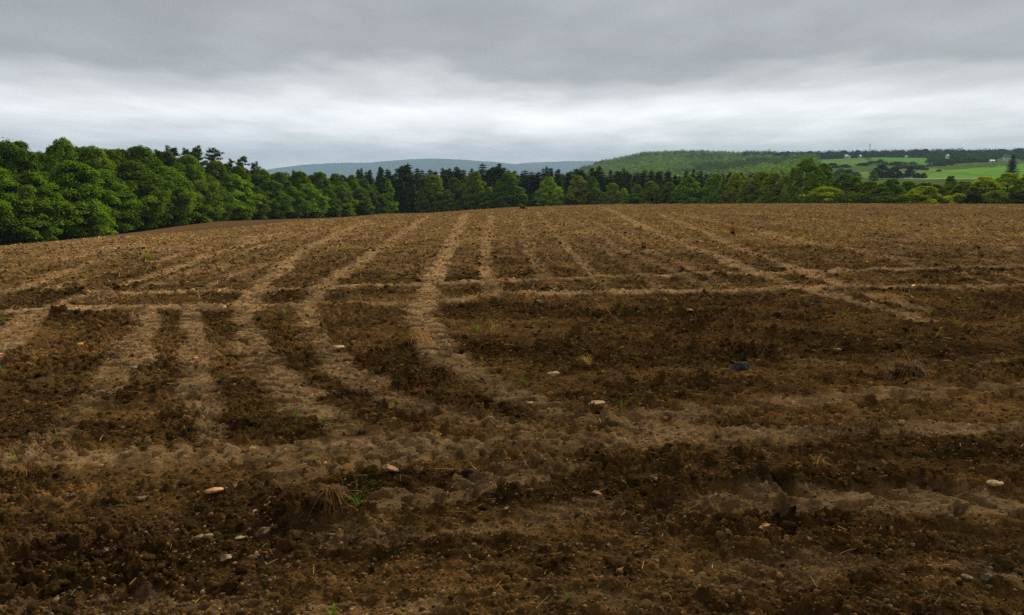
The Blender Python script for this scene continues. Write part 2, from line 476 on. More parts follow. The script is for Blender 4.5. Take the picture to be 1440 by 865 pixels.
# harrow lines: fine furrows that follow the headland
warp = fbm(xf * 0.5, yf * 0.5, 3, 91) * 0.35
head = (1 - sstep(9.0, 12.5, yf)) * sstep(-0.25, 0.3, fbm(xf * 0.6 + 5, yf * 1.2, 2, 95))
hl = np.sin((yf + warp * 0.9 + 0.05 * xf) * F32(2 * math.pi / 0.27)) * 0.5 + 0.5 * np.sin((yf + warp * 1.3) * F32(2 * math.pi / 0.17) + 1.7)
rough += (hl * 0.013 * head).astype(F32)
fl = np.sin((xf * 0.985 + 0.02 * yf + warp * 0.4) * F32(2 * math.pi / 0.76)) * (0.018 * sstep(11, 16, yf))
rough += fl.astype(F32)
lump = RIDGE / 0.07
for cell, seed, dens, sq, lo, hi in ((0.6, 491, 0.3, 0.55, 0.05, 0.2), (0.34, 501, 0.4, 0.6, 0.08, 0.28), (0.17, 511, 0.55, 0.78, 0.10, 0.42), (0.085, 521, 0.85, 1.15, 0.14, 0.5), (0.045, 531, 0.95, 1.45, 0.2, 0.58), (0.023, 541, 0.95, 1.5, 0.22, 0.58)):
    ok = np.where((res[:, 0] < cell * 0.6))[0]
    if len(ok) == 0: continue
    i1 = ok[-1] + 1
    c = clods(xf[:i1] + edge_noise[:i1] * 0.4 * cell, yf[:i1], cell, seed, dens, lo, hi, sq)
    fade = 1 - sstep(cell * 0.35, cell * 0.6, res[:i1])
    amt = (0.35 + 0.65 * patch[:i1]) + 0.6 * np.minimum(lump[:i1], 1)
    rough[:i1] += c * fade * amt.astype(F32)
smooth_bits = (fbm(xf * 14, yf * 14, 3, 61) * 0.006 * (1 - sstep(8, 20, yf)) + fbm(xf * 4, yf * 4, 2, 62) * 0.012).astype(F32)
# a few crumbs lie in the tracks too
crumb = (rough - 0.01) * (0.28 + 0.42 * patch2) * (1 - 0.6 * sstep(12, 30, yf))
lip = sstep(0.75, 0.98, yf / np.interp(np.clip(xf / yf, -1, 1), bt, 2 * EYE / bs))
far_soft = 1 - 0.75 * sstep(1.0, 1.15, yf / np.interp(np.clip(xf / yf, -1, 1), bt, 2 * EYE / bs)) * (xf / yf < -0.1)
rough -= np.float32(0.055)
D = (1 - TR) * (rough + 0.02) + TR * (TD + smooth_bits + crumb) + (BERM + RIDGE * (0.8 + 0.5 * vn(xf * 2, yf * 2, 77))) * (1 - TR * 0.8)
fadeall = (1 - sstep(92, 99, yf)) * sstep(1.1, 1.5, yf)
D = D * fadeall * far_soft
Z[:NF] += D
# gentle swell of the meadows so far land is not a perfect sheet
mf = YS > 300
Z[mf] += fbm(X[mf] / 60, Y[mf] / 60, 3, 700) * np.clip(Y[mf] / 700, 0, 1) * 1.6


def gz(x, y):
    x = np.asarray(x, float); y = np.asarray(y, float)
    i = np.clip(np.searchsorted(YS, y) - 1, 0, NR - 2)
    fy = np.clip((y - YS[i]) / (YS[i + 1] - YS[i]), 0, 1)
    q = np.clip((x / (0.82 * y + 1.3) + 1) / 2 * (NC - 1), 0, NC - 1.001)
    j = q.astype(int); fx = q - j
    return (Z[i, j] * (1 - fx) + Z[i, j + 1] * fx) * (1 - fy) + (Z[i + 1, j] * (1 - fx) + Z[i + 1, j + 1] * fx) * fy


# ---- soil colour: dark moist tilth, paler where wheels pressed it, drier away from the headland
dark = np.array([0.066, 0.0365, 0.0115], F32); mid = np.array([0.20, 0.112, 0.035], F32)
tan = np.array([0.60, 0.388, 0.175], F32); dry = np.array([0.42, 0.258, 0.104], F32); dryd = np.array([0.20, 0.118, 0.042], F32)
cn = fbm(xf * 0.8, yf * 0.8, 4, 801)[..., None]; cf = fbm(xf * 6, yf * 6, 3, 811)[..., None]
far = sstep(9.5, 26, yf + cn[..., 0] * 2.5)[..., None]
cs = fbm(xf * 0.55 + 3, yf * 1.9, 4, 871)[..., None]
a = dark + (mid - dark) * np.clip(0.38 + cn * 0.5 + cf * 0.45 + cs * 0.9, 0, 1)
b = dryd + (dry - dryd) * np.clip(0.45 + cn * 0.45 + cf * 0.5, 0, 1)
c = (a + (b - a) * far) * (0.86 + 0.14 * sstep(3.0, 6.5, yf + cn[..., 0]))[..., None]  # nearest soil darker: part moisture, part vignette shading painted into the colour
cov = sstep(-0.55, 0.25, fbm(xf * 1.7, yf * 1.7, 4, 841) + 0.35 * fbm(xf * 9, yf * 9, 2, 851))
gr = np.exp(0.22 * vn(xf * 13, yf * 13, 861) + 0.25 * vn(xf * 31, yf * 31, 871) + 0.25 * fbm(xf * 4.2, yf * 2.1, 2, 881)).astype(F32)
tf = np.clip(TR * (0.5 + 0.55 * cov) + 0.2 * cf[..., 0] * TR, 0, 1)[..., None]
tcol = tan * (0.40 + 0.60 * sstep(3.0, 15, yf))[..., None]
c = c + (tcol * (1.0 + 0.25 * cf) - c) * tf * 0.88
c = np.clip(c * (1 + (gr[..., None] - 1) * (1 - 0.45 * tf)), 0.004, 1)
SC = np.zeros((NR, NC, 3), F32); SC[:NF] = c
del a, b, c, cn, cf, tf, tcol
# brown soil behind the brow, up to the edge of the woods, then grass
tq = np.clip(X / Y, -1, 1)
yE = np.interp(tq, et, ey_)
beyond = Y > yE
nz = fbm(X / 9, Y / 9, 3, 821)[..., None]
soilfar = np.array([0.19, 0.108, 0.045]) * (1 + 0.2 * nz)
SC[NF:] = soilfar[NF:]
lf = ((tq < ray(527, 303)[0]) & (Y[:, :] > 1.02 * np.interp(tq, bt, 2 * EYE / bs)) & ~beyond)
SC[lf] = (soilfar[lf]) * 0.95
grass = np.array([0.06, 0.105, 0.022]) * (1 + 0.3 * nz)
wood = np.array([0.035, 0.055, 0.018]) * (1 + 0.2 * nz)
SC[beyond] = grass[beyond]
farw = beyond & ((tq < ray(1080, 240)[0]) & (Y > 290))
SC[farw] = wood[farw]


def px_of(x, y, z):
    """photo pixel of a ground point (used to lay out which crop grows on which far plot)"""
    f = y * CP - (z - EYE) * SP; up = (z - EYE) * CP + y * SP
    return 720 + FPX * x / f, 432.5 - FPX * up / f


def inpoly(px, py, poly):
    r = np.zeros(px.shape, bool); n = len(poly)
    for i in range(n):
        (x1, y1_), (x2, y2) = poly[i], poly[(i + 1) % n]
        c = ((y1_ > py) != (y2 > py)) & (px < (x2 - x1) * (py - y1_) / (y2 - y1_ + 1e-9) + x1)
        r ^= c
    return r


rows = np.where(YS > 300)[0]; sl = slice(rows[0], rows[-1] + 1)
U, Vv = px_of(X[sl], Y[sl], macro(X[sl], Y[sl]))
msk = Y[sl] < 1450
for poly, colr in (([(1225, 221.5), (1310, 221), (1304, 232), (1282, 232), (1258, 234), (1240, 231), (1225, 229)], (0.095, 0.20, 0.03)),
                   ([(1150, 223), (1215, 222.5), (1225, 232), (1190, 236), (1150, 236)], (0.10, 0.18, 0.035)),
                   ([(1150, 221), (1168, 221), (1168, 224), (1150, 224)], (0.2, 0.19, 0.12)),
                   ([(1300, 244), (1345, 238), (1400, 234), (1460, 229), (1700, 222), (1700, 256), (1300, 252)], (0.105, 0.225, 0.026)),
                   ([(1262, 236), (1345, 229), (1350, 231), (1300, 236), (1262, 240)], (0.19, 0.19, 0.08)),
                   ([(1254, 240), (1310, 236), (1340, 240), (1300, 245), (1290, 250), (1254, 250)], (0.12, 0.17, 0.04)),
                   ([(1225, 251.5), (1300, 250.5), (1380, 251.5), (1380, 253), (1225, 253)], (0.26, 0.24, 0.15)),
                   ([(1175, 243), (1226, 242), (1226, 250), (1175, 250)], (0.14, 0.19, 0.06)),
                   ([(1150, 254), (1500, 254), (1500, 300), (1150, 300)], (0.07, 0.10, 0.022))):
    m = inpoly(U, Vv, poly) & msk
    blk = SC[sl]; blk[m] = np.array(colr) * (1 + 0.12 * nz[sl][m])
del nz, soilfar, grass, wood

VG = np.stack([X, Y, Z], -1).reshape(-1, 3).astype(F32)
idx = np.arange(NR * NC, dtype=np.int32).reshape(NR, NC)
QD = np.stack([idx[:-1, :-1], idx[:-1, 1:], idx[1:, 1:], idx[1:, :-1]], -1)
isfar = np.broadcast_to(beyond[:-1, :-1], (NR - 1, NC - 1))


def submesh(name, faces, mat):
    used = np.unique(faces); remap = np.zeros(NR * NC, np.int32); remap[used] = np.arange(len(used))
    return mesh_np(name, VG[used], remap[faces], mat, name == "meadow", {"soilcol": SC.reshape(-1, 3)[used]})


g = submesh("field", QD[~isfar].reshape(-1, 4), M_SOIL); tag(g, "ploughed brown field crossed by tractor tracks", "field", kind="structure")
g = submesh("meadow", QD[isfar].reshape(-1, 4), M_MEADOW); tag(g, "green meadows and crop fields rolling beyond the woods", "meadow", kind="structure")
# soil the viewer stands on, behind the camera
w0 = 0.82 * y0 + 1.3
apv = [(-60, -60, 0), (60, -60, 0), (60, y0, 0), (w0, y0, 0), (-w0, y0, 0), (-60, y0, 0)]
ap = mesh_np("ground", np.array(apv), np.array([[0, 1, 2, 3], [0, 3, 4, 5]]), M_SOIL, False, {"soilcol": np.tile(dark, (6, 1))})
tag(ap, "bare dark soil behind the viewpoint", "ground", kind="structure")

# ------------------------------------------------------------------ far mountains
def mountain(name, dist, prof, depth, label, amp):
    us = np.linspace(prof[0][0], prof[-1][0], 260)
    tv = np.interp(us, [p[0] for p in prof], [p[1] for p in prof])
    t, s = ray(us, tv)
    zt = EYE - s * dist + fbm(us / 16, us * 0 + 3, 4, 901) * amp
    rowsd = np.linspace(0, 1, 24)
    V = []
    for w in rowsd:
        y = dist - depth + depth * 1.8 * w
        prof_h = math.sin(min(1, w / 0.56) * math.pi / 2) if w < 0.56 else math.cos((w - 0.56) / 0.44 * math.pi / 2)
        z = -45 + (zt + 45) * prof_h
        z = z + fbm(us / 9, us * 0 + w * 9, 4, 905) * amp * 0.8 * math.sin(w * math.pi) * (0 if abs(w - 0.56) < 0.03 else 1)
        V.append(np.stack([t * dist + 0 * us, np.full_like(us, y), z], 1))
    V = np.concatenate(V); n = len(us)
    ii = np.arange(len(rowsd) * n).reshape(len(rowsd), n)
    Fq = np.stack([ii[:-1, :-1], ii[:-1, 1:], ii[1:, 1:], ii[1:, :-1]], -1).reshape(-1, 4)
    o = mesh_np(name, V, Fq, M_HILL, True)
    tag(o, label, "mountain", kind="structure")


mountain("mountain", 10400, [(330, 246), (372, 240), (395, 236), (430, 231.5), (470, 229.5), (520, 228.5), (545, 226.5), (575, 224), (610, 223), (650, 224.5), (690, 227.5), (730, 231), (765, 234.5), (800, 239), (850, 246)], 1100,
         "long blue wooded mountain ridge beyond the woods", 5)
mountain("mountain", 12000, [(640, 246), (700, 233), (750, 228.5), (790, 227), (830, 226.5), (870, 228), (930, 236), (1000, 246)], 900, "faint farther blue ridge beside the wooded hill", 5)

# ------------------------------------------------------------------ tree prototypes
def quads(P, A, B, pointed=True):
    """leaf quads at P with half axes A and B"""
    n = len(P)
    V = np.empty((n, 4, 3), F32)
    if pointed:
        V[:, 0] = P - A; V[:, 1] = P - B; V[:, 2] = P + A; V[:, 3] = P + B
    else:
        V[:, 0] = P - A - B; V[:, 1] = P + A - B; V[:, 2] = P + A + B; V[:, 3] = P - A + B
    return V.reshape(-1, 3), np.arange(n * 4, dtype=np.int32).reshape(-1, 4)


def unit(v): return v / (np.linalg.norm(v, axis=-1, keepdims=True) + 1e-9)


def leaves_at(P, Nn, size, r):
    n = len(P)
    Nn = unit(Nn); tmp = r.normal(size=(n, 3)); A = unit(np.cross(Nn, tmp)); B = np.cross(Nn, A)
    s = size * r.uniform(0.6, 1.3, (n, 1))
    return quads(P, A * s, B * s * 0.62)


def tube(pts, radii, sides=6):
    pts = [np.array(p, float) for p in pts]; V = []; Fq = []
    for i, p in enumerate(pts):
        d = pts[min(i + 1, len(pts) - 1)] - pts[max(i - 1, 0)]; d /= np.linalg.norm(d) + 1e-9
        a = np.cross(d, (0.31, 0.9, 0.2)); a /= np.linalg.norm(a); b = np.cross(d, a)
        for k in range(sides):
            th = 2 * math.pi * k / sides
            V.append(p + radii[i] * (math.cos(th) * a + math.sin(th) * b))
    for i in range(len(pts) - 1):
        for k in range(sides):
            Fq.append((i * sides + k, i * sides + (k + 1) % sides, (i + 1) * sides + (k + 1) % sides, (i + 1) * sides + k))
    return np.array(V), np.array(Fq, np.int32)


def join(parts):
    V = []; Fq = []; o = 0
    for v, f in parts:
        V.append(v); Fq.append(f + o); o += len(v)
    return np.concatenate(V), np.concatenate(Fq)


def broadleaf(seed, H=12.0, R=4.5, base=0.05, ncl=150, nl=300, leaf=0.145, top=1.9, sparse=0.0):
    r = np.random.default_rng(seed); C = []; parts = []
    hs = np.concatenate([r.uniform(base, 0.97, ncl - 6), r.uniform(0.86, 0.99, 6)])
    lean = r.uniform(-0.08, 0.08, 2)
    lob = r.uniform(0, 6.28, 5)
    for h in hs:
        e = R * min(1, (1 - h) * top) ** 0.6 * (0.72 + 0.28 * min(1, h * 3.2))
        th = r.uniform(0, 2 * math.pi)
        e *= 1 + 0.13 * r.normal() + 0.16 * math.sin(3 * th + lob[0] + 5 * h) + 0.12 * math.sin(5 * th + lob[1] - 9 * h)
        rad = e * math.sqrt(r.uniform(0.3, 1.0))
        C.append((rad * math.cos(th) + lean[0] * H * h, rad * math.sin(th) + lean[1] * H * h, h * H * 0.96))
    C = np.array(C)
    P = []; Nn = []
    for c in C:
        rc = R * r.uniform(0.13, 0.34) * (1 - 0.35 * c[2] / H)
        n = int(nl * r.uniform(0.6, 1.4) * (1 - sparse))
        d = unit(r.normal(size=(n, 3)))
        d[:, 2] = np.where(d[:, 2] < -0.35, -d[:, 2], d[:, 2])
        rad = r.uniform(0.3, 1.0, (n, 1)) ** 0.6 * np.where(r.uniform(size=(n, 1)) < 0.16, r.uniform(1.0, 1.5, (n, 1)), 1.0)
        p = c + d * rad * rc * np.array([1.15, 1.15, 0.74])
        p[:, 2] -= (np.linalg.norm(p[:, :2] - c[:2], axis=1) / rc) ** 2 * rc * 0.22
        out = unit(np.stack([c[0] + 0 * d[:, 0], c[1] + 0 * d[:, 0], 0 * d[:, 0] + 0.3 * R], 1))
        P.append(p); Nn.append(d * 0.7 + out * 0.35 + np.array([0, 0, 0.55]) + r.normal(size=(n, 3)) * 0.35)
    P = np.concatenate(P); Nn = np.concatenate(Nn)
    P[:, 2] = np.maximum(P[:, 2], 0.05)
    crown = leaves_at(P, Nn, leaf, r)
    tp = [(0, 0, -0.6), (0.05, 0, H * 0.2), (lean[0] * H * 0.45, lean[1] * H * 0.45, H * 0.5), (lean[0] * H * 0.85, lean[1] * H * 0.85, H * 0.88)]
    parts.append(tube(tp, [0.26, 0.2, 0.13, 0.03], 8))
    for c in C[r.choice(len(C), min(len(C), 26), replace=False)]:
        h = max(0.12, c[2] / H * 0.62)
        st = np.array([lean[0] * H * h, lean[1] * H * h, h * H])
        midp = (st * 0.5 + c * 0.5) + np.array([0, 0, 0.3])
        parts.append(tube([st, midp, c], [0.085, 0.05, 0.015], 5))
    return crown, join(parts)


def conifer(seed, H=15.0, R=2.7, base=0.06, nw=46, droop=0.35):
    r = np.random.default_rng(seed); P = []; A = []; B = []; limb = []
    for i in range(nw):
        h = base + (1 - base) * (i + r.uniform(-0.4, 0.4)) / nw; h = min(max(h, base), 0.985)
        nb = int(r.integers(6, 10)); ph = r.uniform(0, 6.28)
        rad0 = R * (1 - h) ** 0.6 * (0.86 + 0.14 * math.sin(i * 1.9 + seed)) + 0.10
        for k in range(nb):
            th = ph + 2 * math.pi * k / nb + r.uniform(-0.25, 0.25)
            L = rad0 * r.uniform(0.6, 1.18)
            n = max(3, int(L * 5.5))
            w = (np.arange(n) + r.uniform(0.2, 0.8)) / n
            dirv = np.array([math.cos(th), math.sin(th), 0]); sidev = np.array([-math.sin(th), math.cos(th), 0])
            z = h * H - droop * L * (w ** 1.3) + 0.18 * L * w ** 4
            p = dirv * (L * w)[:, None]; p[:, 2] += z
            sw = 0.34 * L * (1 - w) ** 0.7 + 0.16
            for sgn in (-1, 1):
                q = p + sidev * (sgn * sw * 0.5)[:, None] + r.normal(size=(n, 3)) * 0.05
                q[:, 2] -= sw * 0.22
                ax = unit(sidev * sgn * 0.9 + dirv * 0.7 + np.array([0, 0, -0.35]) + r.normal(size=(n, 3)) * 0.22) * (sw * 0.62 + 0.05)[:, None]
                up = unit(np.array([0, 0, 1.0]) + r.normal(size=(n, 3)) * 0.45); b = unit(np.cross(ax, up)) * (0.11 + 0.05 * r.uniform(size=(n, 1)))
                P.append(q); A.append(ax); B.append(b)
    # leader shoot
    n = 14; z = np.linspace(0.95, 1.0, n) * H
    P.append(np.stack([0 * z, 0 * z, z], 1) + r.normal(size=(n, 3)) * 0.03)
    d = unit(r.normal(size=(n, 3)) + np.array([0, 0, 0.8])); A.append(d * 0.22); B.append(unit(np.cross(d, r.normal(size=(n, 3)))) * 0.06)
    crown = quads(np.concatenate(P), np.concatenate(A), np.concatenate(B))
    parts = [tube([(0, 0, -0.6), (0, 0, H * 0.4), (0, 0, H * 0.98)], [0.2, 0.13, 0.02], 7)]
    for i in range(14):
        h = r.uniform(0.1, 0.8); th = r.uniform(0, 6.28); L = R * (1 - h) * 0.8
        parts.append(tube([(0, 0, h * H), (math.cos(th) * L, math.sin(th) * L, h * H - 0.3 * L)], [0.045, 0.012], 4))
    return crown, join(parts)


def pine(seed, H=16.0, R=3.2):
    """open, tiered pine with tufted upswept limbs"""
    r = np.random.default_rng(seed); parts = [tube([(0, 0, -0.6), (0.1, 0.05, H * 0.5), (0, 0, H * 0.97)], [0.24, 0.16, 0.03], 7)]; P = []; Nn = []
    for i in range(70):
        h = 0.15 + 0.84 * (i + r.uniform(-0.5, 0.5)) / 70
        L0 = R * (1.04 - h) ** 0.55 * r.uniform(0.45, 1.15)
        th = r.uniform(0, 6.28); L = L0 + 0.2
        end = np.array([math.cos(th) * L, math.sin(th) * L, h * H + r.uniform(0.05, 0.4) * L])
        st = np.array([0, 0, h * H]); parts.append(tube([st, (st + end) / 2 - (0, 0, 0.05 * L), end], [0.06, 0.04, 0.012], 4))
        for w in np.linspace(0.35, 1.0, max(3, int(L * 2.4))):
            c = st + (end - st) * w + r.normal(size=3) * 0.12; n = 30
            d = unit(r.normal(size=(n, 3))); P.append(c + d * np.array([0.55, 0.55, 0.4]) * r.uniform(0.3, 1.0, (n, 1))); Nn.append(d + np.array([0, 0, 0.5]))
    P = np.concatenate(P); Nn = np.concatenate(Nn)
    n = len(P); Nn = unit(Nn); A = unit(np.cross(Nn, r.normal(size=(n, 3)))); B = np.cross(Nn, A)
    return quads(P, A * 0.2, B * 0.07), join(parts)


def proto(gen, name, leafmat):
    crown, trunk = gen
    return (mesh_np(name + "_crown", crown[0], crown[1], leafmat, link=False), mesh_np(name + "_trunk", trunk[0], trunk[1], M_BARK, True, link=False))


BROAD = [proto(broadleaf(100 + i, R=4.5, top=(1.9, 1.5, 2.3, 1.7, 2.0, 1.6)[i], ncl=(165, 150, 175, 155, 170, 145)[i]), "broadleaf", M_LEAF) for i in range(6)]
TALLB = [proto(broadleaf(140 + i, H=12, R=3.0, top=1.35, ncl=95, base=0.04), "slender_broadleaf", M_LEAF) for i in range(2)]
OPENB = [proto(broadleaf(150, H=12, R=4.0, base=0.45, ncl=46, nl=150, leaf=0.18, top=2.2), "open_broadleaf", M_LEAF)]
CONI = [proto(conifer(200 + i, R=(2.6, 3.1, 2.3, 2.8)[i], nw=(46, 40, 48, 44)[i]), "conifer", M_NEEDLE) for i in range(4)]
PINE = [proto(pine(230 + i), "pine", M_NEEDLE) for i in range(3)]
BUSH = [proto(broadleaf(170 + i, H=4, R=3.0, base=0.03, ncl=95, nl=170, leaf=0.105, top=1.25), "bush", M_LEAF) for i in range(3)]
DIMS = {"broad": (BROAD, 12, 4.9), "slender": (TALLB, 12, 3.4), "open": (OPENB, 12, 4.2), "conifer": (CONI, 15, 2.7), "pine": (PINE, 16, 3.0), "bush": (BUSH, 4, 3.3)}
NAMES = {"broad": "broadleaf_tree", "slender": "broadleaf_tree", "open": "broadleaf_tree", "conifer": "conifer_tree", "pine": "pine_tree", "bush": "shrub"}
TREES = []


def plant(kind, u, vtop, wpx, dist, colr, where, desc, vary=0.12, deep=0.0):
    protos, H0, R0 = DIMS[kind]
    t, s = ray(u, vtop)
    x = float(t) * dist; zt = EYE - float(s) * dist
    zb = float(gz(x, dist)) - deep
    H = max(zt - zb, 1.0)
    R = wpx / 2 / FPX * dist
    jc = 1 + random.uniform(-vary, vary)
    o = empty(NAMES[kind], (x, dist, zb), random.uniform(0, 6.28), (R / R0, R / R0, H / H0))
    cm, tm = random.choice(protos)
    cr = child("crown", cm, o); child("trunk", tm, o)
    cr.color = (colr[0] * jc * random.uniform(0.92, 1.08), colr[1] * jc, colr[2] * jc, 1)
    TREES.append((o, where, desc, u, kind))
    return o


DK = (0.094, 0.165, 0.012); MG = (0.128, 0.220, 0.012); BR = (0.172, 0.295, 0.015); OL = (0.17, 0.235, 0.016); CN = (0.062, 0.104, 0.022); YG = (0.30, 0.40, 0.018); CB = (0.034, 0.05, 0.018)


def dE(u): return float(np.interp(u, [e[0] for e in EDGE], [e[1] for e in EDGE]))


W1 = "in the left wood's skyline row"; W2 = "in the left wood's front row"
for u, v, w, c, ds in ((-105, 200, 110, DK, 0), (-45, 196, 100, DK, 0), (8, 193, 95, DK, 1), (125, 202, 74, MG, 0), (160, 207, 62, DK, 0), (192, 202, 72, DK, 1), (232, 211, 60, DK, 0), (262, 216, 52, MG, 0), (300, 224, 56, DK, 0),
                       (335, 232, 52, MG, 0), (365, 235, 46, MG, 1), (395, 242, 42, DK, 0), (420, 239, 44, MG, 0), (449, 240, 42, MG, 0), (472, 243, 38, MG, 0), (494, 245, 38, MG, 1), (513, 251, 30, DK, 0)):
    plant("broad", u, v, w * 1.12, dE(u) + 9 + random.uniform(-1, 2), c, W1, "dark green broadleaf tree" if c == DK else "mid green broadleaf tree")
plant("open", 78, 188, 70, dE(78) + 8, MG, W1, "tall broadleaf tree with open airy top")
for u, v, w, c in ((-80, 250, 100, MG), (-22, 232, 108, MG), (36, 240, 96, MG), (92, 224, 104, MG), (148, 236, 84, MG), (180, 224, 84, DK), (226, 232, 78, MG), (268, 230, 70, MG), (294, 244, 56, DK), (325, 243, 60, BR), (352, 260, 46, DK),
                   (378, 252, 50, MG), (408, 262, 42, MG), (434, 257, 42, BR), (459, 265, 36, DK), (482, 259, 38, MG), (505, 264, 36, DK), (522, 270, 26, CB)):
    plant("broad", u, v, w * 1.1, dE(u) + 3 + random.uniform(-1, 1), c, W2, {DK: "dark green", MG: "mid green", BR: "bright green", CB: "blackish green"}[c] + " full-skirted broadleaf tree")
for u in range(-120, 530, 19):
    plant("broad", u, float(np.interp(u, [-120, 0, 45, 75, 130, 200, 300, 400, 530], [202, 198, 210, 203, 204, 206, 227, 244, 254])) + random.uniform(-2, 4), 64, dE(u) + 17 + random.uniform(-1, 3), DK, "inside the left wood", "half-hidden dark broadleaf tree")
for u, v, w in ((222, 211, 26), (240, 206, 34), (278, 206, 34), (301, 209, 34), (341, 220, 26), (358, 228, 20), (325, 224, 20), (262, 209, 26), (412, 240, 18), (482, 246, 18)):
    plant("pine", u, v, w * 1.35, dE(u) + 15, CN, "above the left wood", "dark ragged pine rising")
# back wood: conifer ranks
WB = "in the far wood behind the field"
for u, v in ((507, 233), (521, 238), (536, 231), (549, 233), (561, 230), (573, 230), (586, 235), (598, 236), (611, 235), (623, 230), (633, 237), (642, 231), (652, 236), (662, 229), (677, 229), (690, 232), (701, 231), (709, 233), (725, 235),
             (737, 232), (747, 238), (758, 240), (770, 233), (777, 235), (788, 240), (800, 237), (811, 235), (819, 232), (831, 236), (842, 232), (858, 239), (868, 240), (877, 236), (886, 240), (894, 239), (904, 236), (916, 237), (927, 238), (938, 240),
             (950, 239), (964, 241), (977, 237), (987, 238), (1002, 241), (1018, 237), (1030, 242), (1044, 243)):
    c = CN if not 940 < u < 955 else (0.06, 0.045, 0.022)
    plant("conifer" if random.random() < 0.85 or c != CN else "slender", u + random.uniform(-1.5, 1.5), v + random.uniform(-1, 8), random.uniform(22, 58), (258 if u < 900 else 246 - (u - 900) * 0.1) + random.uniform(-3, 4), c, WB, "reddish brown pointed conifer" if c != CN else "dark pointed conifer", 0.25)
for i, u in enumerate(range(500, 1065, 6)):
    plant("conifer", u + random.uniform(-4, 4), 241 + random.uniform(-5, 5) + (3 if u > 850 else 0), random.uniform(32, 46), 272 + random.uniform(-6, 10), CN, "in the far wood's hindmost rank", "dark conifer spire", 0.25)
for u in range(520, 900, 16):
    plant("conifer", u + random.uniform(-5, 5), 252 + random.uniform(-6, 6), 30, 254 + random.uniform(-2, 2), CN, "in the far wood's front rank", "short dark conifer", 0.25)
WF = "along the foot of the far wood"
for kd, u, v, w, c, de in (("slender", 548, 251, 20, BR, "slim bright green sapling-like tree"), ("broad", 611, 244, 38, MG, "rounded green tree"), ("broad", 640, 248, 28, DK, "dark green tree"), ("broad", 671, 240, 36, MG, "tall mid green tree"),
                           ("slender", 655, 256, 22, BR, "light green narrow tree"), ("broad", 713, 241, 44, DK, "broad dark green tree"), ("broad", 690, 262, 30, MG, "low green tree"), ("broad", 773, 248, 36, BR, "round bright green tree"), ("broad", 812, 246, 34, OL, "olive green tree"),
                           ("broad", 832, 248, 30, DK, "dark green tree"), ("broad", 860, 256, 26, OL, "small olive tree"), ("broad", 878, 264, 19, BR, "small bright round tree"), ("broad", 897, 259, 26, MG, "mid green tree"), ("broad", 916, 253, 28, MG, "mid green round tree"),
                           ("broad", 940, 255, 30, DK, "dark green tree"), ("broad", 968, 248, 40, MG, "full round green tree"), ("broad", 990, 262, 24, DK, "low dark tree"), ("broad", 1006, 242, 34, MG, "tall green tree"), ("broad", 1024, 250, 26, DK, "dark tree"), ("broad", 1037, 242, 34, OL, "olive tree"),
                           ("broad", 1052, 252, 30, MG, "green tree"), ("broad", 1068, 240, 40, OL, "tall olive tree"), ("broad", 1088, 241, 36, OL, "brownish olive tree"), ("broad", 1103, 246, 32, OL, "yellowish olive tree"), ("broad", 755, 268, 22, DK, "low dark tree"), ("broad", 630, 266, 26, DK, "low dark tree"),
                           ("broad", 595, 262, 20, DK, "low dark tree"), ("broad", 850, 270, 22, MG, "low green tree"), ("broad", 1018, 268, 30, MG, "low green tree"), ("broad", 1070, 266, 34, DK, "low dark tree"), ("broad", 792, 272, 20, DK, "low dark tree")):
    plant(kd, u, v, w * 1.15, min(dE(u), 250) - 2 + random.uniform(-2, 2), tuple(q * 1.3 for q in c), WF, de)
WR = "along the field's right-hand edge"
plant("broad", 1135, 221, 54, 172, MG, WR, "tall rounded green tree standing highest")
for kd, u, v, w, c, de, dd in (("broad", 1160, 228, 40, MG, "broad green tree", 180), ("broad", 1118, 262, 40, MG, "low green tree", 178), ("bush", 1160, 263, 72, YG, "light green rounded shrub", 148), ("bush", 1120, 278, 40, MG, "low green shrub", 165),
                               ("broad", 1185, 243, 40, MG, "green tree", 176), ("broad", 1200, 247, 40, MG, "mid green tree", 172), ("broad", 1223, 254, 42, OL, "olive brown tree", 168), ("broad", 1240, 262, 40, DK, "dark green tree", 160), ("broad", 1256, 250, 40, MG, "green tree", 168), ("broad", 1276, 254, 38, DK, "dark tree", 168),
                               ("bush", 1205, 272, 60, MG, "green shrub", 146), ("bush", 1240, 276, 46, MG, "low green shrub", 144), ("bush", 1298, 262, 66, YG, "yellow-green rounded shrub", 142), ("broad", 1318, 258, 36, DK, "dark bush-like tree", 166), ("broad", 1336, 246, 22, DK, "narrow dark tree", 190), ("bush", 1345, 272, 46, YG, "yellow-green low shrub", 143),
                               ("broad", 1360, 254, 46, OL, "olive tree", 162), ("broad", 1388, 247, 50, YG, "yellow-green tree", 158), ("bush", 1370, 272, 44, CB, "dark twiggy shrub", 141), ("broad", 1416, 242, 52, YG, "bright yellow-green tree", 160), ("broad", 1446, 241, 50, YG, "yellow-green spreading tree", 158),
                               ("bush", 1400, 268, 50, OL, "olive shrub", 143), ("bush", 1430, 272, 46, CB, "dark green shrub", 142), ("broad", 1490, 246, 56, YG, "yellow-green tree", 160), ("broad", 1540, 250, 60, MG, "green tree", 160), ("bush", 1475, 268, 60, OL, "olive shrub", 145), ("bush", 1530, 270, 60, MG, "green shrub", 145), ("broad", 1305, 256, 44, MG, "green tree", 175),
                               ("broad", 1345, 255, 46, MG, "mid green tree", 172), ("bush", 1320, 276, 40, OL, "low olive shrub", 141), ("bush", 1272, 274, 40, MG, "low green shrub", 143), ("broad", 1600, 250, 70, MG, "green tree", 160)):
    plant(kd, u, v, w * 1.08, dd + random.uniform(-2, 2), c, WR, de)
plant("conifer", 1425, 217, 28, 420, (0.012, 0.022, 0.014), "on the bright green field near the farmhouse", "lone dark conifer standing")
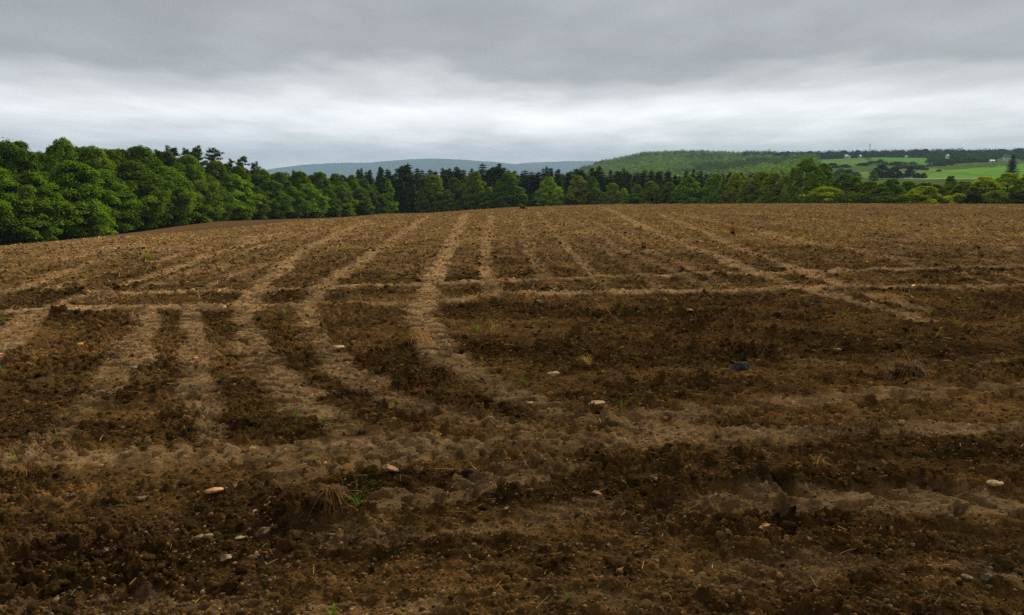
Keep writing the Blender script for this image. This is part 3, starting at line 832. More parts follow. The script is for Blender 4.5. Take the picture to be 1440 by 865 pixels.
# trees dotted between the far plots
WV = "between the far green plots"
HZ = (0.028, 0.055, 0.02)
for u, v, w, d, c in ((1180, 237, 26, 560, MG), (1196, 238, 22, 540, HZ), (1203, 241, 18, 480, MG), (1213, 229, 20, 760, HZ), (1228, 226, 14, 860, HZ), (1237, 224, 14, 880, HZ), (1230, 239, 14, 480, MG), (1242, 231, 24, 500, HZ), (1257, 234, 20, 505, HZ), (1266, 240, 12, 500, HZ),
                      (1281, 233, 14, 560, HZ), (1277, 240, 10, 540, HZ), (1290, 243, 12, 520, HZ), (1300, 243, 10, 530, HZ), (1320, 238, 7, 600, HZ), (1222, 228, 16, 800, HZ), (1190, 231, 20, 700, HZ), (1172, 229, 22, 720, HZ), (1270, 232, 10, 700, HZ), (1252, 237, 9, 560, HZ)):
    plant("broad", u, v, w, d, c, WV, "small dark tree" if c == HZ else "small green tree")
for u, v, w, d in ((1307, 225, 14, 905), (1318, 224, 16, 910), (1331, 223.5, 16, 915), (1345, 224, 18, 915), (1358, 223, 20, 920), (1372, 223, 18, 915), (1385, 224, 16, 905), (1393, 226, 12, 900), (1352, 228.5, 10, 845), (1366, 229, 10, 845), (1380, 228, 10, 845)):
    plant("broad", u, v, w, d, HZ, "in hedgerow above bright green field", "small hedgerow tree")
for u, v, w in ((1186, 211, 18), (1206, 211, 16), (1268, 211, 22), (1290, 209.5, 20), (1302, 209, 18), (1331, 209.5, 12), (1355, 211.5, 18), (1372, 211, 16), (1390, 211, 18), (1410, 209, 20), (1432, 208, 22), (1140, 212, 20), (1115, 213, 18), (1108, 212, 12), (1240, 213, 16)):
    plant("broad", u, v, w, 1265 + random.uniform(-15, 15), HZ, "on the ridge top", "dark rounded tree")

# labels: kind, look, row and its place in that row
byrow = {}
for tr in TREES: byrow.setdefault((tr[1], tr[2]), []).append(tr)
for (where, desc), lst in byrow.items():
    lst.sort(key=lambda q: q[3])
    for i, (o, _, _, u, kind) in enumerate(lst):
        lab = f"{desc} {where}" + (f", {ordn(i + 1)} such from left" if len(lst) > 1 else "")
        tag(o, lab, "shrub" if kind == "bush" else "tree", "trees and shrubs " + where)

# ------------------------------------------------------------------ far woods that read as one mass
def canopy_mass(name, label, pts, hts, rads, cols, nl=60, leaf=0.28):
    r = np.random.default_rng(5); P = []; Nn = []; Cc = []; Ls = []
    for (x, y, z), h, rd, cc in zip(pts, hts, rads, cols):
        d = unit(r.normal(size=(nl, 3))); d[:, 2] = np.where(d[:, 2] < -0.2, d[:, 2] * 0.9, d[:, 2])
        ex = np.array([rd, rd, h * 0.55]) * r.uniform(0.85, 1.15, 3)
        bump_ = 1 + 0.22 * np.sin(d[:, 0] * 5 + x) * np.sin(d[:, 1] * 5 + y)
        P.append(np.array([x, y, z + h * 0.42]) + d * ex * (bump_ * r.uniform(0.75, 1.05, nl))[:, None]); Nn.append(d + r.normal(size=(nl, 3)) * 0.4 + [0, 0, 0.3]); Cc.append(np.tile(cc, (nl, 1))); Ls.append(np.full((nl, 1), rd * leaf))
    P = np.concatenate(P); Nn = unit(np.concatenate(Nn)); Cc = np.concatenate(Cc); Ls = np.concatenate(Ls) * r.uniform(0.6, 1.3, (len(P), 1))
    A = unit(np.cross(Nn, r.normal(size=P.shape))); B = np.cross(Nn, A)
    V, Fq = quads(P, A * Ls, B * Ls * 0.7)
    o = mesh_np(name, V, Fq, M_WOODS, attrs={"leafcol": np.repeat(Cc, 4, 0)})
    tag(o, label, "woods", kind="stuff")


pts = []; hts = []; rads = []; cols = []
for _ in range(5200):
    u = random.uniform(770, 1150); d = random.uniform(520, 2050)
    t = float(ray(u, 230)[0]); x = t * d; z = float(gz(x, d))
    if u < 835 and d > 900 and random.random() < 0.5: continue
    if u > 1075 and d > 560: 
        if d < 1200 and random.random() < 0.55: continue
    nv = float(fbm(np.array([x / 90]), np.array([d / 150]), 3, 950)[0])
    dkw = nv > 0.12
    c = (0.068, 0.12, 0.03) if dkw else random.choice(((0.16, 0.27, 0.045), (0.175, 0.285, 0.05), (0.14, 0.235, 0.042)))
    j = random.uniform(0.8, 1.2)
    pts.append((x, d, z)); hts.append(random.uniform(7, 12)); rads.append(random.uniform(3.2, 5.5)); cols.append([q * j for q in c])
canopy_mass("hillside_woods", "pale green wooded hill beyond the far wood", pts, hts, rads, cols, 60, 0.22)
pts = []; hts = []; rads = []; cols = []
for _ in range(2000):
    u = random.uniform(1045, 1620); d = random.uniform(1235, 1520) if random.random() < 0.65 else random.uniform(1235, 1265)
    if u < 1090: d += 120
    if abs(u - 1190) < 7 and d < 1262 or abs(u - 1209) < 4 and d < 1262 or abs(u - 1274) < 4 and d < 1262: continue
    t = float(ray(u, 220)[0]); x = t * d; z = float(gz(x, d)); j = random.uniform(0.75, 1.2)
    pts.append((x, d, z)); hts.append(random.uniform(9, 14)); rads.append(random.uniform(3.5, 6)); c = random.choice(((0.026, 0.05, 0.022), (0.034, 0.062, 0.024), (0.024, 0.044, 0.022))); cols.append([q * j for q in c])
for _ in range(420):     # bushy band right of the upper field and scrub under the house
    u = random.uniform(1308, 1620); d = random.uniform(930, 1235)
    t = float(ray(u, 220)[0]); x = t * d; z = float(gz(x, d)); j = random.uniform(0.8, 1.25)
    if abs(u - 1417) < 16 and d < 985: continue
    pts.append((x, d, z)); hts.append(random.uniform(6, 11)); rads.append(random.uniform(3.5, 6)); c = random.choice(((0.035, 0.068, 0.024), (0.045, 0.08, 0.026), (0.026, 0.05, 0.022))); cols.append([q * j for q in c])
canopy_mass("ridge_woods", "dark band of woods along the right-hand ridge top", pts, hts, rads, cols, 75, 0.2)
pts = []; hts = []; rads = []; cols = []
for p0, p1, n, (h0, h1) in (((1258, 238), (1345, 232), 36, (1.5, 3)), ((1262, 236), (1310, 240), 22, (2, 3)), ((1305, 231), (1400, 227.5), 50, (2.5, 5)), ((1225, 246), (1300, 250), 20, (1.5, 3)), ((1235, 233), (1290, 231), 18, (2, 4))):
    for i in range(n):
        w = random.random(); u = p0[0] + (p1[0] - p0[0]) * w; v = p0[1] + (p1[1] - p0[1]) * w + random.uniform(-0.6, 0.6)
        t, s = ray(u, v); ds = np.linspace(420, 1150, 300); zz = gz(t * ds, ds); hit = np.where(EYE - s * ds <= zz)[0]
        if len(hit) == 0: continue
        d = ds[hit[0]]; pts.append((float(t) * d, d, float(zz[hit[0]]) - 0.3)); hts.append(random.uniform(h0, h1)); rads.append(random.uniform(2, 4)); j = random.uniform(0.7, 1.2); cols.append([0.03 * j, 0.055 * j, 0.02 * j])
canopy_mass("hedgerow_scrub", "low dark scrub lining the far plots", pts, hts, rads, cols, 70, 0.2)
# scrub at the foot of the left wood and between the shrubs on the right
pts = []; hts = []; rads = []; cols = []
for u in np.arange(-130, 532, 2.2):
    d = dE(u) + random.uniform(0.5, 5); x = float(ray(u, 330)[0]) * d
    pts.append((x, d, float(gz(x, d)) - 0.2)); hts.append(random.uniform(1.5, 3.5)); rads.append(random.uniform(0.9, 1.8)); j = random.uniform(0.6, 1.3); cols.append([0.026 * j, 0.058 * j, 0.012 * j])
for u in np.arange(595, 1110, 3.0):
    d = dE(u) + random.uniform(-4, 2); x = float(ray(u, 296)[0]) * d
    pts.append((x, d, float(gz(x, d)) - 0.2)); hts.append(random.uniform(2, 4.5)); rads.append(random.uniform(1.0, 2.0)); j = random.uniform(0.6, 1.3); cols.append([0.026 * j, 0.056 * j, 0.014 * j])
for u in np.arange(1105, 1640, 3.0):
    d = random.uniform(141, 162); x = float(ray(u, 292)[0]) * d
    pts.append((x, d, float(gz(x, d)) - 0.2)); hts.append(random.uniform(1.5, 3.2)); rads.append(random.uniform(1.0, 2.0)); j = random.uniform(0.6, 1.3); cols.append([0.05 * j, 0.085 * j, 0.016 * j])
canopy_mass("undergrowth", "low leafy undergrowth at the foot of the trees", pts, hts, rads, cols, 150, 0.13)

# ------------------------------------------------------------------ farm buildings on the far slope
def box(x0, x1, y0_, y1_, z0, z1):
    V = np.array([(x0, y0_, z0), (x1, y0_, z0), (x1, y1_, z0), (x0, y1_, z0), (x0, y0_, z1), (x1, y0_, z1), (x1, y1_, z1), (x0, y1_, z1)], float)
    return V, np.array([(0, 3, 2, 1), (4, 5, 6, 7), (0, 1, 5, 4), (1, 2, 6, 5), (2, 3, 7, 6), (3, 0, 4, 7)], np.int32)


def gable_walls(w, d, h, rise):
    V = np.array([(-w / 2, -d / 2, -0.5), (w / 2, -d / 2, -0.5), (w / 2, d / 2, -0.5), (-w / 2, d / 2, -0.5), (-w / 2, -d / 2, h), (w / 2, -d / 2, h), (w / 2, d / 2, h), (-w / 2, d / 2, h), (-w / 2, 0, h + rise), (w / 2, 0, h + rise)], float)
    return V, [(0, 1, 5, 4), (2, 3, 7, 6), (3, 0, 4, 8, 7), (1, 2, 6, 9, 5)]


def py_mesh(name, V, Fl, mat, parent):
    me = bpy.data.meshes.new(name); me.from_pydata([tuple(v) for v in V], [], Fl); me.materials.append(mat); me.update()
    return child(name, me, parent)


def roof(w, d, h, rise, over=0.35, th=0.18):
    V = []; sl_ = rise / (d / 2); a = d / 2 + over
    for x in (-w / 2 - over, w / 2 + over):
        V += [(x, -a, h - over * sl_ + 0.02), (x, 0, h + rise + 0.02), (x, a, h - over * sl_ + 0.02), (x, a, h - over * sl_ + 0.02 + th), (x, 0, h + rise + 0.02 + th), (x, -a, h - over * sl_ + 0.02 + th)]
    Fl = [(0, 5, 4, 1), (1, 4, 3, 2), (6, 7, 10, 11), (7, 8, 9, 10), (0, 6, 11, 5), (5, 11, 10, 4), (4, 10, 9, 3), (3, 9, 8, 2), (2, 8, 7, 1), (1, 7, 6, 0)]
    return V, Fl


def spot(u, d, v=225):
    x = float(ray(u, v)[0]) * d
    return (x, d, float(gz(x, d)))


def bar(parent, name, b, mat): return mesh_np(name, b[0], b[1], mat, parent=parent)


def building(name, label, cat, loc, rz, w, d, h, rise, wallm, roofm, wins=(), door=None, chimney=False):
    o = empty(name, loc, rz); tag(o, label, cat)
    V, Fl = gable_walls(w, d, h, rise); py_mesh("wall", V, Fl, wallm, o)
    V, Fl = roof(w, d, h, rise); rf = py_mesh("roof", V, Fl, roofm, o)
    if chimney: bar(rf, "chimney", box(-w * 0.25 - 0.45, -w * 0.25 + 0.45, -0.5, 0.5, h + rise * 0.6, h + rise + 1.3), M_BRICK)
    for x, z in wins:
        f = bar(o, "window", box(x - 0.55, x + 0.55, -d / 2 - 0.06, -d / 2 - 0.003, z, z + 1.3), M_WHITE)
        bar(f, "pane", box(x - 0.42, x + 0.42, -d / 2 - 0.08, -d / 2 - 0.062, z + 0.1, z + 1.2), M_GLASS)
    if door:
        dw, dh = door; bar(o, "door", box(-dw / 2, dw / 2, -d / 2 - 0.07, -d / 2 - 0.003, -0.3, dh), M_STEEL)
    return o


building("farmhouse", "white farmhouse with grey roof beside the lone dark conifer", "house", spot(1416, 930), -0.25, 7.6, 6.4, 3.9, 2.9, M_WHITE, M_ROOF, [(-2.4, 0.9), (0.2, 0.9), (2.4, 0.9)], None, True)
building("barn", "white barn with pale roof on ridge left of mast", "barn", spot(1189.6, 1240), 0.2, 5.5, 5.0, 4.0, 2.2, M_WHITE, M_PALEROOF, [], (2.6, 3.0))
building("cottage", "small white cottage on the ridge right of the barn", "house", spot(1209, 1240), 0.5, 4.0, 3.6, 3.4, 1.8, M_WHITE, M_PALEROOF, [(-1, 1.0), (1, 1.0)])
building("shed", "tiny white shed at the top of the upper green field", "shed", spot(1274, 1215), 0.0, 2.6, 2.4, 2.6, 1.0, M_WHITE, M_PALEROOF, [], (1.2, 2.0))
building("shed", "low white shed at the hedge left of the farmhouse", "shed", spot(1395, 838), 0.0, 4.2, 3.0, 1.8, 0.8, M_WHITE, M_PALEROOF, [], (1.4, 1.6))
building("shed", "small white shed in trees above the bushy hedge", "shed", spot(1332, 925), 0.3, 2.6, 2.4, 7.0, 1.0, M_WHITE, M_PALEROOF, [(0, 5.2)])
si = empty("silo", spot(1195, 1240)); tag(si, "slim pale silo standing beside the white barn", "silo")
v_, f_ = tube([(0, 0, -0.5), (0, 0, 4.2)], [0.9, 0.9], 14); mesh_np("tower", v_, f_, M_PALEROOF, True, parent=si)
v_, f_ = tube([(0, 0, 4.2), (0, 0, 4.7), (0, 0, 5.0)], [0.92, 0.6, 0.05], 14); mesh_np("dome", v_, f_, M_STEEL, True, parent=si)
mx, my, mz = spot(1222, 1300)
ma = empty("radio_mast", (mx, my, mz)); tag(ma, "thin grey radio mast rising above the ridge wood", "mast")
legs = [tube([(math.cos(a) * 1.0, math.sin(a) * 1.0, 0), (math.cos(a) * 0.3, math.sin(a) * 0.3, 22)], [0.12, 0.10], 5) for a in (0, 2.1, 4.2)]
for i in range(14):
    z = i * 1.55; r_ = 1.0 - 0.7 * z / 22; r2 = 1.0 - 0.7 * (z + 1.5) / 22
    for a, b in ((0, 2.1), (2.1, 4.2), (4.2, 0)):
        legs.append(tube([(math.cos(a) * r_, math.sin(a) * r_, z), (math.cos(b) * r2, math.sin(b) * r2, z + 1.5)], [0.06, 0.06], 4))
v_, f_ = join(legs); mesh_np("lattice", v_, f_, M_STEEL, parent=ma)
for zz, rr in ((19.5, 0.8), (21.2, 0.75)):
    v_, f_ = tube([(0, 0, zz), (0, 0, zz + 1.3)], [rr, rr], 10); mesh_np("antenna", v_, f_, M_STEEL, parent=ma)

# ------------------------------------------------------------------ stones
def ico(sub):
    import bmesh
    bm = bmesh.new(); bmesh.ops.create_icosphere(bm, subdivisions=sub, radius=1)
    V = np.array([v.co[:] for v in bm.verts]); Fq = np.array([[v.index for v in f.verts] for f in bm.faces], np.int32); bm.free()
    return V, Fq


def n3(P, f, seed):
    a = vn(P[:, 0] * f + 3.1, P[:, 1] * f + P[:, 2] * f * 0.7, seed) + vn(P[:, 1] * f - 7, P[:, 2] * f + P[:, 0] * f * 0.6, seed + 1) + vn(P[:, 2] * f + 2, P[:, 0] * f - P[:, 1] * f * 0.5, seed + 2)
    return a / 3


IV, IF = ico(4)
STONES = []
for i in range(9):
    r = np.random.default_rng(600 + i); V = IV.copy()
    for _ in range(7 + i % 4 * 3):            # chip flat facets off
        d = unit(r.normal(size=3)); cut = r.uniform(0.42, 0.82); q = V @ d; V = V - np.outer(np.maximum(q - cut, 0) * 0.92, d)
    V *= (1 + 0.35 * n3(V, 1.2, 610 + i) + 0.2 * n3(V, 2.6, 640 + i) + 0.06 * n3(V, 8.0, 670 + i))[:, None]
    V *= np.array([1, r.uniform(0.6, 0.9), r.uniform(0.34, 0.56)])
    V /= (V[:, 0].max() - V[:, 0].min())
    STONES.append(mesh_np("stone", V, IF, M_STONE, True, link=False))
flat = IV * np.array([0.5, 0.34, 0.13]); flat *= (1 + 0.12 * n3(IV, 2.2, 690))[:, None]
STONES.append(mesh_np("stone", flat, IF, M_STONE, True, link=False))
GREY = (0.20, 0.175, 0.135); PALE = (0.40, 0.32, 0.225); TANS = (0.30, 0.215, 0.13); PINK = (0.30, 0.195, 0.13); DARKS = (0.075, 0.068, 0.06); SLATE = (0.085, 0.08, 0.075); YEL = (0.30, 0.21, 0.09); BRICK = (0.50, 0.285, 0.18)
CNAME = {GREY: "grey", PALE: "pale", TANS: "tan", PINK: "pinkish", DARKS: "dark", SLATE: "bluish slate", YEL: "yellowish", BRICK: "orange pink"}
taken = []


def stone(u, v, wpx, colr, label, mi=None, sink=0.28, rz=None, tilt=0.25):
    x, y = ground_pt(u, v); size = wpx / FPX * math.hypot(y, EYE)
    z = float(gz(x, y))
    me = STONES[mi if mi is not None else random.randrange(9)]
    o = bpy.data.objects.new("stone", me); COL.objects.link(o)
    s = size; o.scale = (s, s, s * random.uniform(0.85, 1.1))
    o.rotation_euler = (random.uniform(-tilt, tilt), random.uniform(-tilt, tilt), random.uniform(-0.5, 0.5) if rz is None else rz)
    o.location = (x, y, z + size * (0.2 - sink * 0.5)); o.color = (colr[0] * 1.05, colr[1] * 0.9, colr[2] * 0.66, 1) if colr[0] > colr[2] else (*colr, 1)
    tag(o, label, "stone", "stones lying on the field"); taken.append((x, y))
    return o


stone(473, 491, 22, PALE, "whitish rounded stone in the left rut beside red stalk", 0, 0.2)
stone(778, 519, 21, (0.34, 0.26, 0.19), "tan rounded stone left of the dry stalk bunch, mid field", 1, 0.15)
stone(836, 570, 24, PALE, "whitish wedge stone on a dark lip left of centre right", 4, 0.15)
stone(548, 666, 27, PINK, "pinkish loaf-shaped stone below the broad cross track", 0, 0.2)
stone(281, 744, 32, (0.20, 0.165, 0.11), "big greyish tan boulder half buried in foreground", 3, 0.35)
stone(301, 691, 26, BRICK, "flat orange-pink broken shard in the left foreground", 9, 0.1, 0.2, 0.1)
stone(318, 781, 17, (0.30, 0.25, 0.18), "pale egg-shaped stone below the big tan boulder", 2, 0.2)
stone(352, 777, 22, (0.12, 0.095, 0.065), "brown stone just right of pale egg-shaped stone", 3, 0.25)
stone(1075, 748, 18, (0.34, 0.22, 0.12), "tan cracked stone near lower right lug prints", 5, 0.2)
stone(1398, 690, 24, (0.34, 0.28, 0.2), "long pale flat stone near right edge", 9, 0.2, 0.05, 0.1)
stone(1178, 489, 10, PALE, "small whitish stone by green sprig on right side", 0)
stone(906, 742, 20, DARKS, "upright dark angular rock in the lower middle", 6, 0.0)
stone(813, 721, 16, SLATE, "pointed blue-grey slate chip in lower middle", 7, 0.0)
stone(1040, 512, 24, (0.055, 0.056, 0.060), "dark blue slate slab right of centre", 7, 0.35, 0.1, 0.12)
stone(85, 440, 14, GREY, "grey stone on the dark mound at upper left", 1)
stone(190, 519, 17, GREY, "flat grey stone between the two left tracks", 9, 0.1, 0.1)
stone(113, 570, 20, (0.17, 0.14, 0.1), "low greyish brown stone in left track", 3, 0.4)
stone(307, 560, 11, GREY, "grey pebble-like stone in mid left rut", 2)
stone(331, 545, 9, YEL, "small yellow stone in the left rut", 4)
stone(745, 574, 10, PALE, "small pale stone below the tan rounded stone", 1)
stone(969, 444, 10, PALE, "pale oval stone below the cross tracks", 0)
stone(1360, 814, 18, (0.15, 0.135, 0.11), "grey flat stone lying at lower right, left one", 9, 0.1)
stone(1387, 816, 15, (0.15, 0.135, 0.11), "grey flat stone lying at lower right, right one", 7, 0.1)
stone(194, 697, 20, (0.16, 0.14, 0.105), "brownish grey stone left of the orange shard", 3)
stone(378, 701, 12, GREY, "grey stone up against dark lump right of orange shard", 2)
stone(330, 683, 13, GREY, "small grey stone just behind the orange shard", 0)
stone(370, 742, 24, (0.12, 0.10, 0.07), "tall brown slab leaning left of stalk clump", 5, -0.1)
stone(335, 745, 13, PALE, "pale stone between big boulder and brown slab", 4)
stone(1165, 470, 9, GREY, "grey stone on the right hump", 2)
stone(356, 708, 11, PALE, "small pale stone left of dark lump", 1)
stone(148, 774, 10, GREY, "light grey stone at far left foreground", 2)
stone(246, 735, 12, GREY, "grey chip left of the big boulder", 7)
stone(100, 700, 18, (0.13, 0.11, 0.085), "dull stone on the left dark ridge", 6)
stone(102, 733, 16, (0.14, 0.12, 0.09), "rough brown stone at left foreground", 5)
stone(1033, 682, 13, (0.14, 0.11, 0.07), "brown stone beside the grass below cross track", 3)
stone(915, 668, 22, (0.13, 0.105, 0.075), "brown half-buried rock right of centre", 3, 0.3)
stone(838, 690, 14, PINK, "pink stone with white flecks in middle foreground", 4)
stone(1083, 638, 11, (0.11, 0.1, 0.08), "pair-forming dark stone on the right track, lower", 1)
nmain = len(taken)
bands = {}
pool = [GREY] * 5 + [PALE] * 3 + [TANS] * 3 + [PINK, DARKS, SLATE, YEL]
k = 0
while k < 165:
    w = random.random()
    if w < 0.27: v = random.uniform(610, 862); wp = random.uniform(5, 12) * (1.15 if v > 700 else 1)
    elif w < 0.5: v = random.uniform(430, 610); wp = random.uniform(5, 11)
    else: v = 290 + 135 * random.random() ** 1.6; wp = random.uniform(2.6, 7)
    u = random.uniform(5, 1435)
    if v < float(np.interp(u, [b[0] for b in BROW], [b[1] for b in BROW])) + 2: continue
    x, y = ground_pt(u, v)
    if any((x - a) ** 2 + (y - b) ** 2 < (0.02 * y) ** 2 for a, b in taken): continue
    c = random.choice(pool)
    if v < 420 and random.random() < 0.6: c = PALE
    jj = random.uniform(0.75, 1.15)
    bd = "in the near foreground" if v > 720 else "in front of broad cross track" if v > 640 else "between broad and upper cross tracks" if v > 430 else "on the upper field" if v > 340 else "close under the field's brow"
    du = random.uniform(0.45, 0.9)
    o = stone(u, v, wp, tuple((q * (1 - du) + e_ * du) * jj for q, e_ in zip(c, (0.11, 0.075, 0.04))), "", None, random.uniform(0.25, 0.75))
    bands.setdefault((bd, CNAME[c]), []).append((u, o)); k += 1
for (bd, cn_), lst in bands.items():
    lst.sort(key=lambda q: q[0])
    for i, (u, o) in enumerate(lst):
        o["label"] = f"small {cn_} stone {bd}" + (f", {ordn(i + 1)} {cn_} one from left" if len(lst) > 1 else "")

# ------------------------------------------------------------------ loose clods, pebbles, straw (uncountable)
def scatter_pts(n, ymin, ymax, power=1.0, keep=None):
    """points spread so each stretch of sight line gets its share; keep() thins them"""
    y = ymin * (ymax / ymin) ** (rng.uniform(size=n) ** power)
    x = rng.uniform(-0.74, 0.74, n) * y + rng.uniform(-0.6, 0.6, n)
    br = 2 * EYE / np.interp(np.clip(x / y, -1, 1), bt, bs)
    m = (y < br * 1.02) & (y > 1.6)
    return x[m], y[m]


def tr_at(x, y):
    i = np.clip(np.searchsorted(YS[:NF], y), 0, NF - 1); j = np.clip(((x / (0.82 * y + 1.3) + 1) / 2 * (NC - 1)).astype(int), 0, NC - 1)
    return TR[i, j], np.minimum(RIDGE[i, j] / 0.07, 1), patch[i, j]


def lumps(name, label, cat, x, y, size, sub, mat, seed, sink=0.25, attrs=None):
    V0, F0 = ico(sub); r = np.random.default_rng(seed); nv = len(V0)
    n = len(x); z = gz(x, y)
    nvar = 12; var = []
    for i in range(nvar):
        V = V0.copy()
        for _ in range(4):
            d = unit(r.normal(size=3)); q = V @ d; V = V - np.outer(np.maximum(q - r.uniform(0.4, 0.8), 0) * 0.9, d)
        V *= (1 + 0.35 * n3(V, 1.6, seed + i) + 0.15 * r.normal(size=nv))[:, None]
        V *= np.array([1, r.uniform(0.6, 1), r.uniform(0.5, 0.8)]); var.append(V)
    var = np.array(var)[r.integers(0, nvar, n)]
    th = r.uniform(0, 6.28, n); c, s = np.cos(th)[:, None], np.sin(th)[:, None]
    P = np.empty_like(var); P[..., 0] = var[..., 0] * c - var[..., 1] * s; P[..., 1] = var[..., 0] * s + var[..., 1] * c; P[..., 2] = var[..., 2]
    P *= size[:, None, None] * 0.5
    P += np.stack([x, y, z + size * (0.25 - sink)], 1)[:, None, :]
    Fq = (F0[None] + (np.arange(n) * nv)[:, None, None]).reshape(-1, 3)
    at = {"leafcol": np.repeat(attrs, nv, 0)} if attrs is not None else None
    o = mesh_np(name, P.reshape(-1, 3), Fq, mat, False, at); tag(o, label, cat, kind="stuff")


def lumpmat(name, rough=0.95):
    k = N(name); base = k.n("ShaderNodeAttribute", attribute_name="leafcol").outputs["Color"]
    pos = k.n("ShaderNodeNewGeometry").outputs["Position"]; n = k.noise(pos, 60, 4, 0.65)
    b = k.n("ShaderNodeBsdfDiffuse", Roughness=1.0)
    k.l(k.mix(1.0, base, k.ramp(n, (0.3, 0.7, 0.6, 1.4)), 'MULTIPLY'), b.inputs["Color"])
    bp = k.n("ShaderNodeBump", Strength=0.8, Distance=0.012); k.l(n, bp.inputs["Height"]); k.l(bp.outputs[0], b.inputs["Normal"])
    return k.done(b.outputs[0])


M_LUMP = lumpmat("loose_soil"); M_PEB = lumpmat("pebble_stone", 0.8)


def soilcol_at(x, y):
    i = np.clip(np.searchsorted(YS[:NF], y), 0, NF - 1); j = np.clip(((x / (0.82 * y + 1.3) + 1) / 2 * (NC - 1)).astype(int), 0, NC - 1)
    return SC[i, j]


x, y = scatter_pts(110000, 2.2, 18, 1.0); tr_, rd_, pt_ = tr_at(x, y)
m = rng.uniform(size=len(x)) < (1 - tr_ * 0.85) * (0.25 + 0.45 * pt_ + 0.5 * rd_); x, y = x[m], y[m]
sz = np.clip(rng.lognormal(-4.0, 0.5, len(x)), 0.007, 0.06) * np.clip(y / 5, 0.8, 1.6)
lumps("soil_crumbs", "small loose crumbs of dark soil", "soil crumbs", x, y, sz, 1, M_LUMP, 40, 0.2, soilcol_at(x, y) * np.exp(rng.normal(0.1, 0.5, (len(x), 1))))
x, y = scatter_pts(6500, 2.3, 22, 0.9); tr_, rd_, pt_ = tr_at(x, y)
m = rng.uniform(size=len(x)) < (1 - tr_) * (0.1 + 0.5 * pt_ + 0.6 * rd_); x, y = x[m], y[m]
lumps("soil_clods", "larger broken clods of dark soil along the ridges", "soil clods", x, y, rng.uniform(0.04, 0.10, len(x)), 3, M_LUMP, 60, 0.3, soilcol_at(x, y) * rng.uniform(0.7, 1.5, (len(x), 1)))
x, y = scatter_pts(70000, 12, 95, 0.85); tr_, rd_, pt_ = tr_at(x, y)
m = rng.uniform(size=len(x)) < (1 - tr_ * 0.8) * (0.3 + 0.7 * pt_); x, y = x[m], y[m]
lumps("soil_clods", "clods scattered over the upper field", "soil clods", x, y, 0.035 + 0.09 * rng.uniform(size=len(x)) ** 2.2, 1, M_LUMP, 80, 0.2, soilcol_at(x, y) * rng.uniform(0.45, 1.35, (len(x), 1)))
x, y = scatter_pts(70000, 2.2, 90, 1.0)
pc = np.array([GREY, PALE, TANS, DARKS, PALE, GREY, TANS])[rng.integers(0, 7, len(x))] * rng.uniform(0.5, 1.25, (len(x), 1)) * np.array([1.0, 0.78, 0.52])
lumps("pebbles", "tiny pebbles strewn over the soil", "pebbles", x, y, np.clip(rng.lognormal(-4.4, 0.45, len(x)), 0.006, 0.04) * np.clip(y / 6, 0.85, 3.6), 1, M_PEB, 90, 0.12, pc)


def ribbons(base, az, L, w, lift, bend, roll, cols, nseg=3):
    """bent strips: base (n,3), heading az, length, width, end lift, sag"""
    n = len(az); V = np.empty((n, nseg + 1, 2, 3), F32)
    d = np.stack([np.cos(az), np.sin(az), 0 * az], 1); sd = np.stack([-np.sin(az) * np.cos(roll), np.cos(az) * np.cos(roll), np.sin(roll)], 1)
    for k in range(nseg + 1):
        q = k / nseg
        c = base + d * (L * q)[:, None]; c[:, 2] += lift * q + bend * 4 * q * (1 - q)
        c += sd * (0.25 * bend * np.sin(q * 3))[:, None]
        ww = (w * (1 - 0.55 * q))[:, None] * 0.5
        V[:, k, 0] = c - sd * ww; V[:, k, 1] = c + sd * ww
    ii = np.arange(n * (nseg + 1) * 2, dtype=np.int32).reshape(n, nseg + 1, 2)
    Fq = np.stack([ii[:, :-1, 0], ii[:, :-1, 1], ii[:, 1:, 1], ii[:, 1:, 0]], -1).reshape(-1, 4)
    return V.reshape(-1, 3), Fq, np.repeat(cols, (nseg + 1) * 2, 0)


STRAWC = np.array([(0.52, 0.36, 0.13), (0.44, 0.27, 0.09), (0.62, 0.52, 0.32), (0.30, 0.16, 0.055), (0.46, 0.37, 0.10)])
x1_, y1_ = scatter_pts(5200, 2.5, 14, 0.5)
x2_, y2_ = scatter_pts(130000, 11, 95, 0.8)
cl = fbm(x2_ * 0.5, y2_ * 0.25, 3, 970); m = rng.uniform(size=len(x2_)) < np.clip(0.45 + cl * 1.3, 0.04, 1) * (0.12 + 0.88 * sstep(11, 30, y2_)) * (1 - 0.75 * tr_at(x2_, y2_)[0]); x2_, y2_ = x2_[m], y2_[m]
x = np.concatenate([x1_, x2_]); y = np.concatenate([y1_, y2_]); n = len(x)
L = rng.uniform(0.04, 0.2, n) * np.where(y > 11, 1.0, 0.65) * rng.uniform(0.5, 1, n); w = rng.uniform(0.003, 0.007, n) * np.interp(y, [5, 12, 35], [0.6, 1.1, 4.2])
base = np.stack([x, y, gz(x, y) + 0.012], 1)
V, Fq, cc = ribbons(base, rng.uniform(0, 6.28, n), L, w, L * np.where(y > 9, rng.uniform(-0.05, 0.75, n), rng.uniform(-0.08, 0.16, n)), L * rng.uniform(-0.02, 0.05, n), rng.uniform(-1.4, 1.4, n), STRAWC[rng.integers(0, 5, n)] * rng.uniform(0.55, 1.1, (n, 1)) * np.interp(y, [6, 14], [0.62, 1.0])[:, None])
o = mesh_np("straw_litter", V, Fq, M_STRAW, attrs={"leafcol": cc}); tag(o, "scattered dry straw and stalk pieces over the soil", "straw litter", kind="stuff")
